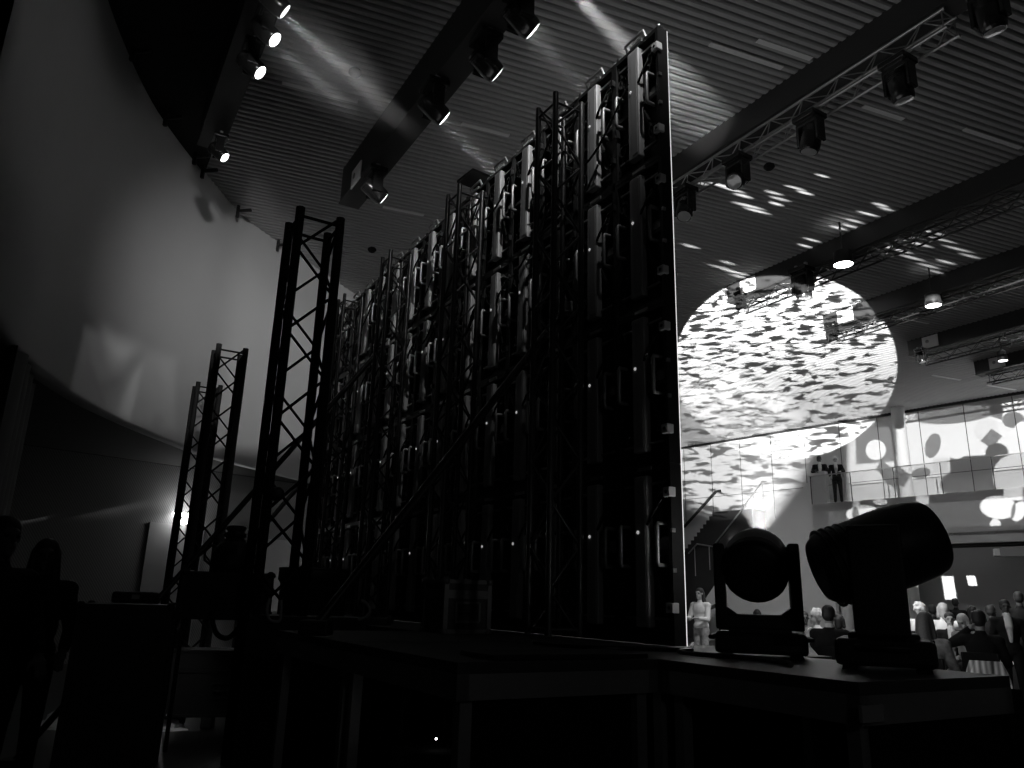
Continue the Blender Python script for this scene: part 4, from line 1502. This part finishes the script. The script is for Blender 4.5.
# ------------------------------------------------------------------ backstage equipment
def flight_case(label, loc, rotz, size, name='flight_case', casters=True, dish=True, lid=.25, m='black_plastic', em='alu_dull', group='flight cases backstage'):
    t = thing(name, label, 'case', loc, rotz, group)
    x, y, z = size
    z0 = .13 if casters else .0
    sp = z * (1 - lid)
    MB().box((0, 0, z0 + sp / 2), (x - .01, y - .01, sp), bev=.004).build('body', M_[m], t)
    MB().box((0, 0, z0 + sp + (z - sp) / 2 + .004), (x - .01, y - .01, z - sp - .006), bev=.004).build('lid', M_[m], t)
    ed = MB()
    for a in (-1, 1):
        for b in (-1, 1):
            ed.box((a * (x / 2 - .012), b * (y / 2 - .012), z0 + z / 2), (.032, .032, z))
    for zz in (z0 + .014, z0 + sp - .012, z0 + sp + .016, z0 + z - .012):
        for a in (-1, 1):
            ed.box((a * (x / 2 - .012), 0, zz), (.03, y, .026))
            ed.box((0, a * (y / 2 - .012), zz), (x, .03, .026))
    ed.build('edging', M_[em], t)
    for a in (-1, 1):
        for b in (-1, 1):
            for zz in (z0 + .01, z0 + z - .01):
                cr = MB()
                ellipsoid(cr, (a * (x / 2 - .012), b * (y / 2 - .012), zz), (.03, .03, .03), None, 10, 6)
                cr.build('ball_corner', M_[em], t)
    for s in (-1, 1):
        if dish:
            dm = MB()
            yy = s * (y / 2)
            wd, hg, zc = min(.2, x * .5), min(.14, z * .35), z0 + sp * .55
            for a, b, ww, hh in ((0, hg / 2, wd, .015), (0, -hg / 2, wd, .015), (wd / 2, 0, .015, hg), (-wd / 2, 0, .015, hg)):
                dm.box((a, yy, zc + b), (ww, .012, hh))
            dh = dm.build('handle_dish', M_[em], t)
            MB().tube([(-wd * .35, yy, zc), (-wd * .35, yy + s * .015, zc), (wd * .35, yy + s * .015, zc), (wd * .35, yy, zc)], .008, 8).build('grip', M_['black_metal'], dh)
    if casters:
        for a in (-1, 1):
            for b in (-1, 1):
                cc = MB()
                cc.lathe([(.05, -.017), (.055, 0), (.05, .017)], 16, Matrix.Translation((a * (x / 2 - .1), b * (y / 2 - .1), .055)) @ Matrix.Rotation(PI / 2, 4, 'X'))
                cc.box((a * (x / 2 - .1), b * (y / 2 - .1), .118), (.09, .09, .02))
                cc.build('caster', M_['black_metal'], t)
    return t


# small case on the deck by the wall
c = W(1.59, .61, DECK)
flight_case('small flight case with metal edges on the deck behind the video wall', (c.x, c.y, DECK), ANG_U - PI / 2, (.35, .34, .345), casters=False, lid=.28, em='dimmed_alu')
# tall rack at the left
p = ond(131, 600, 6.3)
flight_case('tall black equipment rack case on casters at the left', (p[0], p[1], 0), math.radians(20), (.58, .50, 1.12), lid=.08, em='black_metal')
topz = 1.252
tb = thing('power_strip_box', 'low black box lying on top of the tall rack case', 'box', (p[0] + .04, p[1] - .02, topz), math.radians(14))
MB().box((0, 0, .045), (.28, .20, .08), bev=.02).build('housing', M_['black_plastic'], tb)
MB().box((.02, -.111, .05), (.05, .006, .03)).build('socket', M_['alu_dull'], tb)
# work table with covered gear
p = ond(226, 612, 7.6)
tz = 1.14
tb = thing('work_table', 'black folding table backstage before the truss towers', 'table', (p[0], p[1], 0), math.radians(14))
MB().box((0, 0, tz), (.85, .55, .04), bev=.006).build('tabletop', M_['black_plastic'], tb)
for a in (-1, 1):
    for b in (-1, 1):
        MB().tube([(a * .38, b * .22, 0), (a * .38, b * .22, tz)], .018, 8).build('leg', M_['black_metal'], tb)
flight_case('black gear box standing on the folding table', (p[0], p[1], tz + .02), math.radians(14), (.74, .45, .36), casters=False, lid=.3, em='black_metal')
pc = ond(222, 700, 9.1)  # dark case added to cover floor that would look lit
flight_case('wide black flight case on casters, added to darken the floor behind the folding table', (pc[0], pc[1], 0), math.radians(14), (1.0, .45, .64), lid=.3, em='black_metal')
# hoist bundle on top
hb = thing('chain_hoist', 'black chain hoist with ribbed neck on the gear box', 'hoist', (p[0], p[1], tz + .385), math.radians(10))
MB().lathe([(.17, 0), (.19, .04), (.185, .14), (.165, .20), (.13, .25), (.11, .27)], 24).build('body', M_['black_plastic'], hb)
nk = MB()
nk.lathe([(.10, .26), (.10, .29), (.085, .295), (.085, .315), (.10, .32), (.10, .35), (.075, .355), (.075, .375), (.088, .38), (.088, .41), (.05, .42)], 20)
nk.build('neck', M_['black_metal'], hb)
MB().tube([(-.17, 0, .05), (-.24, 0, .1), (-.25, 0, .18), (-.21, 0, .24), (-.15, 0, .22)], .012, 8).build('handle', M_['black_metal'], hb)
# cable hanging loop from the gear box edge
lp = MB().tube([Vector(v) for v in smooth_line([np.array(q_) for q_ in [(p[0] - .02, p[1] - .31, tz + .05), (p[0] + .05, p[1] - .33, tz - .12), (p[0] + .16, p[1] - .33, tz - .16), (p[0] + .25, p[1] - .32, tz - .05), (p[0] + .27, p[1] - .31, tz + .05)]], 5)], .022, 8).build('hanging_cable', M_['gloss_black'])
tag(lp, 'thick cable bundle drooping under the folding table edge', 'cable')
# barrel-like drum and chest near the foot of the wall's far end
p = ond(315, 570, 8.2)
dr = thing('cable_drum', 'round black cable drum standing left of the video wall foot', 'drum', (p[0], p[1], 0), 0)
zt = p[2]
MB().lathe([(.33, 0), (.35, .04), (.35, .10), (.325, .14), (.325, zt - .14), (.35, zt - .10), (.35, zt - .02), (.34, zt)], 32).build('shell', M_['black_plastic'], dr)
MB().lathe([(.345, zt - .015), (.352, zt - .005), (.352, zt + .012), (.33, zt + .012), (.33, zt - .01)], 32, cap=False).build('rim', M_['black_metal'], dr)
# lower chest before it
p = ond(325, 606, 6.8)
flight_case('long low black flight case in the dark before the cable drum', (p[0], p[1], 0), math.radians(8), (1.1, .6, 1.05), lid=.3, em='black_metal')
lp = MB().tube([Vector(v) for v in smooth_line([np.array(ond(x, y, 6.45)) for x, y in ((270, 598), (268, 604), (267, 612), (270, 620), (279, 621), (281, 612), (281, 600))], 5)], .012, 8).build('cable_loop', M_['dim_wall'])
tag(lp, 'pale loop of cable hanging at the corner of the low flight case', 'cable')
lp = MB().tube([Vector(v) for v in smooth_line([np.array(ond(x, y, 6.1)) for x, y in ((361, 600), (367, 604), (370, 611), (366, 617), (358, 620))], 5)], .012, 8).build('cable_loop', M_['dim_wall'])
tag(lp, 'short pale curl of cable over the right end of the low flight case', 'cable')
# thin guy wires beside the wall end
for k, (a, b) in enumerate((((331, 452), (311, 566)), ((333, 458), (315, 566)))):
    o = MB().tube([ond(*a, 9.4), ond(*b, 9.4)], .006, 6).build('guy_wire', M_['black_metal'])
    tag(o, ['thin guy wire left of the video wall end, outer of two', 'thin guy wire left of the video wall end, inner of two'][k], 'wire', 'guy wires')
# spotlight stub clamped on the tall tower
p = ond(276, 494, 6.6)
cl_ = MB().lathe([(.035, -.06), (.055, -.05), (.06, .03), (.03, .06)], 8, Matrix.Translation((0, 0, 0)) @ Matrix.Rotation(PI / 2, 4, 'Y')).build('clamp_fitting', M_['black_metal'], None, p)
tag(cl_, 'small hexagonal clamp fitting on the tall thick truss tower', 'clamp')

# white pieces standing in for floor glints, and a spot added to light them
spot('floor_spill', (-2.75, 7.2, 2.0), (-3.6, 8.25, 0), 14, 46, .9, .05)
l_ = bpy.data.lights.new('backstage_fill', 'POINT'); l_.energy = 7; l_.shadow_soft_size = .3  # unseen point lamp added behind the camera as faint fill
lo_ = bpy.data.objects.new('backstage_fill', l_); COL.objects.link(lo_); lo_.location = (1.6, -1.5, 2.6)
for k, (px, py, w_, lab) in enumerate(((57, 728, .26, 'crumpled white shape for a floor glint left of the rack'), (168, 730, .20, 'crumpled white shape for a floor glint right of the rack'), (207, 728, .10, 'small white block for a floor glint under the folding table'))):
    q = onz(px, py, 0)
    mb = MB()
    if k < 2:
        rings = []
        for j in range(6):
            a = j / 5
            rings.append([Vector((math.cos(th) * w_ * (1 - a * .75) * rng.uniform(.7, 1.2), math.sin(th) * w_ * .6 * (1 - a * .75) * rng.uniform(.7, 1.2), .003 + a * .16 * rng.uniform(.7, 1.1))) for th in np.linspace(0, 2 * PI, 15)[:-1]])
        mb.ring_loft(rings, smooth=False)
    else:
        mb.box((0, 0, .06), (.11, .11, .12), bev=.006)
    tag(mb.build('glint_shape' if k < 2 else 'glint_block', M_['label_white'], None, (q[0], q[1], 0)), lab, 'bag' if k < 2 else 'box')
q = onz(107, 743, 0)  # pale strip standing in for another glint on the floor
tag(MB().box((0, 0, .006), (.32, .05, .012), bev=.002).build('glint_strip', M_['dim_wall'], None, (q[0], q[1], 0), math.radians(10)), 'short pale strip for a floor glint below the rack', 'tape')
# small pilot light under the deck
q = ond(436, 739, 3.6)
pw = thing('power_distribution_box', 'black power distribution box under the deck with one tiny pilot light', 'box', (q[0], q[1] + .16, 0), 0)
MB().box((0, 0, .36), (.4, .3, .72), bev=.015).build('housing', M_['black_plastic'], pw)
MB().lathe([(.001, .006), (.004, .004), (.0045, 0)], 10, Matrix.Translation((0, -.152, q[2])) @ Matrix.Rotation(PI / 2, 4, 'X')).build('pilot_light', M_['down_on'], pw)


# ------------------------------------------------------------------ lower wall fittings
LWa, LWb = LW[1], LW[2]
lwd = (LWb - LWa) / np.linalg.norm(LWb - LWa)
lwn = np.array([lwd[1], -lwd[0]])
lrot = math.atan2(lwd[1], lwd[0])


def lwp(px, py, off=0.0):
    return Vector(onv(px, py, LWa + lwn * off, LWb + lwn * off))


for k, (x0, y0, x1, lab) in enumerate(((150, 522, 205, ''), (268, 539, 312, ''))):
    a = lwp(x0, y0, .02); b = lwp(x1, y0, .02)
    L = (b - a).length
    dd = MB().box((0, 0, a.z / 2), (L, .05, a.z), None)
    o = dd.build('door_%d' % (k + 1), M_['dim_wall'], None, ((a.x + b.x) / 2, (a.y + b.y) / 2, 0), lrot)
    o['kind'] = 'structure'
    MB().tube([(L * .38, -.04, 1.0), (L * .38, -.09, 1.0), (L * .30, -.09, 1.0)], .012, 8).build('door_handle', M_['alu_dull'], o)
q = lwp(184, 517, .16)
sc_ = thing('wall_sconce', 'glowing half-bowl wall lamp beyond the truss towers', 'wall lamp', q, lrot)
MB().lathe([(.02, -.16), (.12, -.12), (.20, -.03), (.24, .07)], 24, cap=False).build('bowl', M_['sconce_on'], sc_)
MB().box((0, .12, -.02), (.14, .06, .2), bev=.02).build('bracket', M_['alu_dull'], sc_)
q = lwp(185.5, 532, .03)
sg = thing('notice_frame', 'small dark four-pane notice frame below the wall lamp', 'frame', q, lrot)
fm = MB()
for a, b, ww, hh in ((0, .15, .26, .03), (0, -.15, .26, .03), (-.115, 0, .03, .32), (.115, 0, .03, .32), (0, 0, .26, .025), (0, 0, .025, .32)):
    fm.box((a, 0, b), (ww, .03, hh))
fm.build('frame', M_['black_metal'], sg)
MB().box((0, .012, 0), (.23, .01, .3)).build('sheet', M_['dim_wall'], sg)
# hooks along the top edge of the curved wall
for k, (px, py) in enumerate(((133, 52), (166, 118), (195, 157), (203, 171), (238, 211), (278, 245), (361, 298))):
    q = onz(px, py, CEIL - .12)
    t = thing('rigging_hook', 'small dark hook on the rim of the curved wall, %s from the top' % nth[k], 'hook', q, 0, 'rigging hooks on the rim of the curved wall')
    MB().tube([(0, 0, .12), (0, 0, 0), (.28, -.05, 0)], .035, 8).build('arm', M_['black_metal'], t)
    MB().box((0, 0, -.03), (.06, .06, .24), bev=.01).build('plate', M_['black_metal'], t)
# dark curtain at the left border
cu = MB()
a = np.array(ond(-14, 480, 9.5)[:2]); b = np.array(ond(8, 480, 11.5)[:2])
r0, r1 = [], []
for k in range(40):
    f = k / 39
    p = a + (b - a) * f
    d = (b - a) / np.linalg.norm(b - a); nn = np.array([-d[1], d[0]])
    p = p + nn * .08 * math.sin(f * 26)
    r0.append(Vector((p[0], p[1], .02))); r1.append(Vector((p[0], p[1], 3.85)))
k = len(r0)
cu.add(r0 + r1 + [v + Vector((.02, .02, 0)) for v in r0 + r1], [(i, i + 1, k + i + 1, k + i) for i in range(k - 1)] + [(2 * k + i, 2 * k + i + 1, 3 * k + i + 1, 3 * k + i) for i in range(k - 1)], True)
tag(cu.build('curtain', M_['cloth_dark']), 'dark pleated curtain hanging at the left border of the picture', 'curtain')


# ------------------------------------------------------------------ haze that the lamps catch
def haze(label, p0, p1, r, dens, seed=0.0, fade=1.0):
    """a drifting bank of haze round the line p0-p1, thick at p0 and gone at its rim"""
    p0, p1 = Vector(p0), Vector(p1)
    d = p1 - p0; L = d.length
    mb = MB()
    ellipsoid(mb, (0, 0, 0), (1, 1, 1), None, 24, 14)
    m = bpy.data.materials.new('haze')
    m.use_nodes = True
    nt = m.node_tree
    nt.nodes.clear()
    out = nt.nodes.new('ShaderNodeOutputMaterial')
    vs_ = nt.nodes.new('ShaderNodeVolumeScatter')
    vs_.inputs['Anisotropy'].default_value = 0.2
    tc = nt.nodes.new('ShaderNodeTexCoord')
    ln = nt.nodes.new('ShaderNodeVectorMath'); ln.operation = 'LENGTH'
    nt.links.new(tc.outputs['Object'], ln.inputs[0])
    mr = nt.nodes.new('ShaderNodeMapRange')
    mr.interpolation_type = 'SMOOTHSTEP'
    mr.inputs['From Min'].default_value = 1.0
    mr.inputs['From Max'].default_value = 0.25
    nt.links.new(ln.outputs['Value'], mr.inputs['Value'])
    n = nt.nodes.new('ShaderNodeTexNoise')
    n.inputs['Scale'].default_value = 1.6
    n.inputs['Detail'].default_value = 3
    mp = nt.nodes.new('ShaderNodeMapping'); mp.inputs['Location'].default_value = (seed, seed, 0)
    nt.links.new(tc.outputs['Object'], mp.inputs[0]); nt.links.new(mp.outputs[0], n.inputs['Vector'])
    a_ = nt.nodes.new('ShaderNodeMath'); a_.operation = 'MULTIPLY'
    nt.links.new(mr.outputs['Result'], a_.inputs[0]); nt.links.new(n.outputs['Fac'], a_.inputs[1])
    b_ = nt.nodes.new('ShaderNodeMath'); b_.operation = 'MULTIPLY'
    nt.links.new(a_.outputs[0], b_.inputs[0]); b_.inputs[1].default_value = dens
    nt.links.new(b_.outputs[0], vs_.inputs['Density'])
    nt.links.new(vs_.outputs[0], out.inputs['Volume'])
    o = mb.build('haze', m)
    R = frame_to(d).to_4x4()
    o.matrix_world = Matrix.Translation((p0 + p1) / 2) @ R @ Matrix.Diagonal((r, r, L / 2, 1))
    tag(o, label, 'haze', 'banks of haze in the lamp beams', 'stuff')
    return o


def shaft(label, px, py, z, perp, direction, power, cone, length, r, dens, seed):
    q = Vector(onz(px, py, z))
    d = Vector(direction).normalized()
    spot('shaft_beam', q, q + d, power, cone, .4, .06)
    haze(label, q - d * length * .25, q + d * length, r, dens, seed)


dS = AUD * 1.0 + Vector((0, 0, -.55))
shaft('short hazy shaft below the third lamp of the first beam', 441, 121, 7.55, 3.6, dS, 900, 9, 1.9, .35, .5, 1.0)
shaft('broad hazy shaft at the top left of the picture', 276, 8, 7.6, 1.1, dS, 900, 9, 2.2, .4, .6, 3.0)
shaft('wide hazy shaft above the video wall top', 570, -12, 7.8, 3.6, dS, 1200, 14, 2.0, .5, .5, 5.0)
shaft('faint hazy shaft of the topmost lamp of the first beam', 528, 30, 7.6, 3.6, dS, 350, 14, 1.6, .4, .5, 7.0)
shaft('faint hazy shaft beside the close pair of lamps', 272, 42, 7.6, 1.1, dS, 250, 12, 1.5, .35, .5, 9.0)
haze('glowing haze just above the ripple fixture', FIX1 + ripple_dir * .1, FIX1 + ripple_dir * 2.6, .45, .006, 2.0)
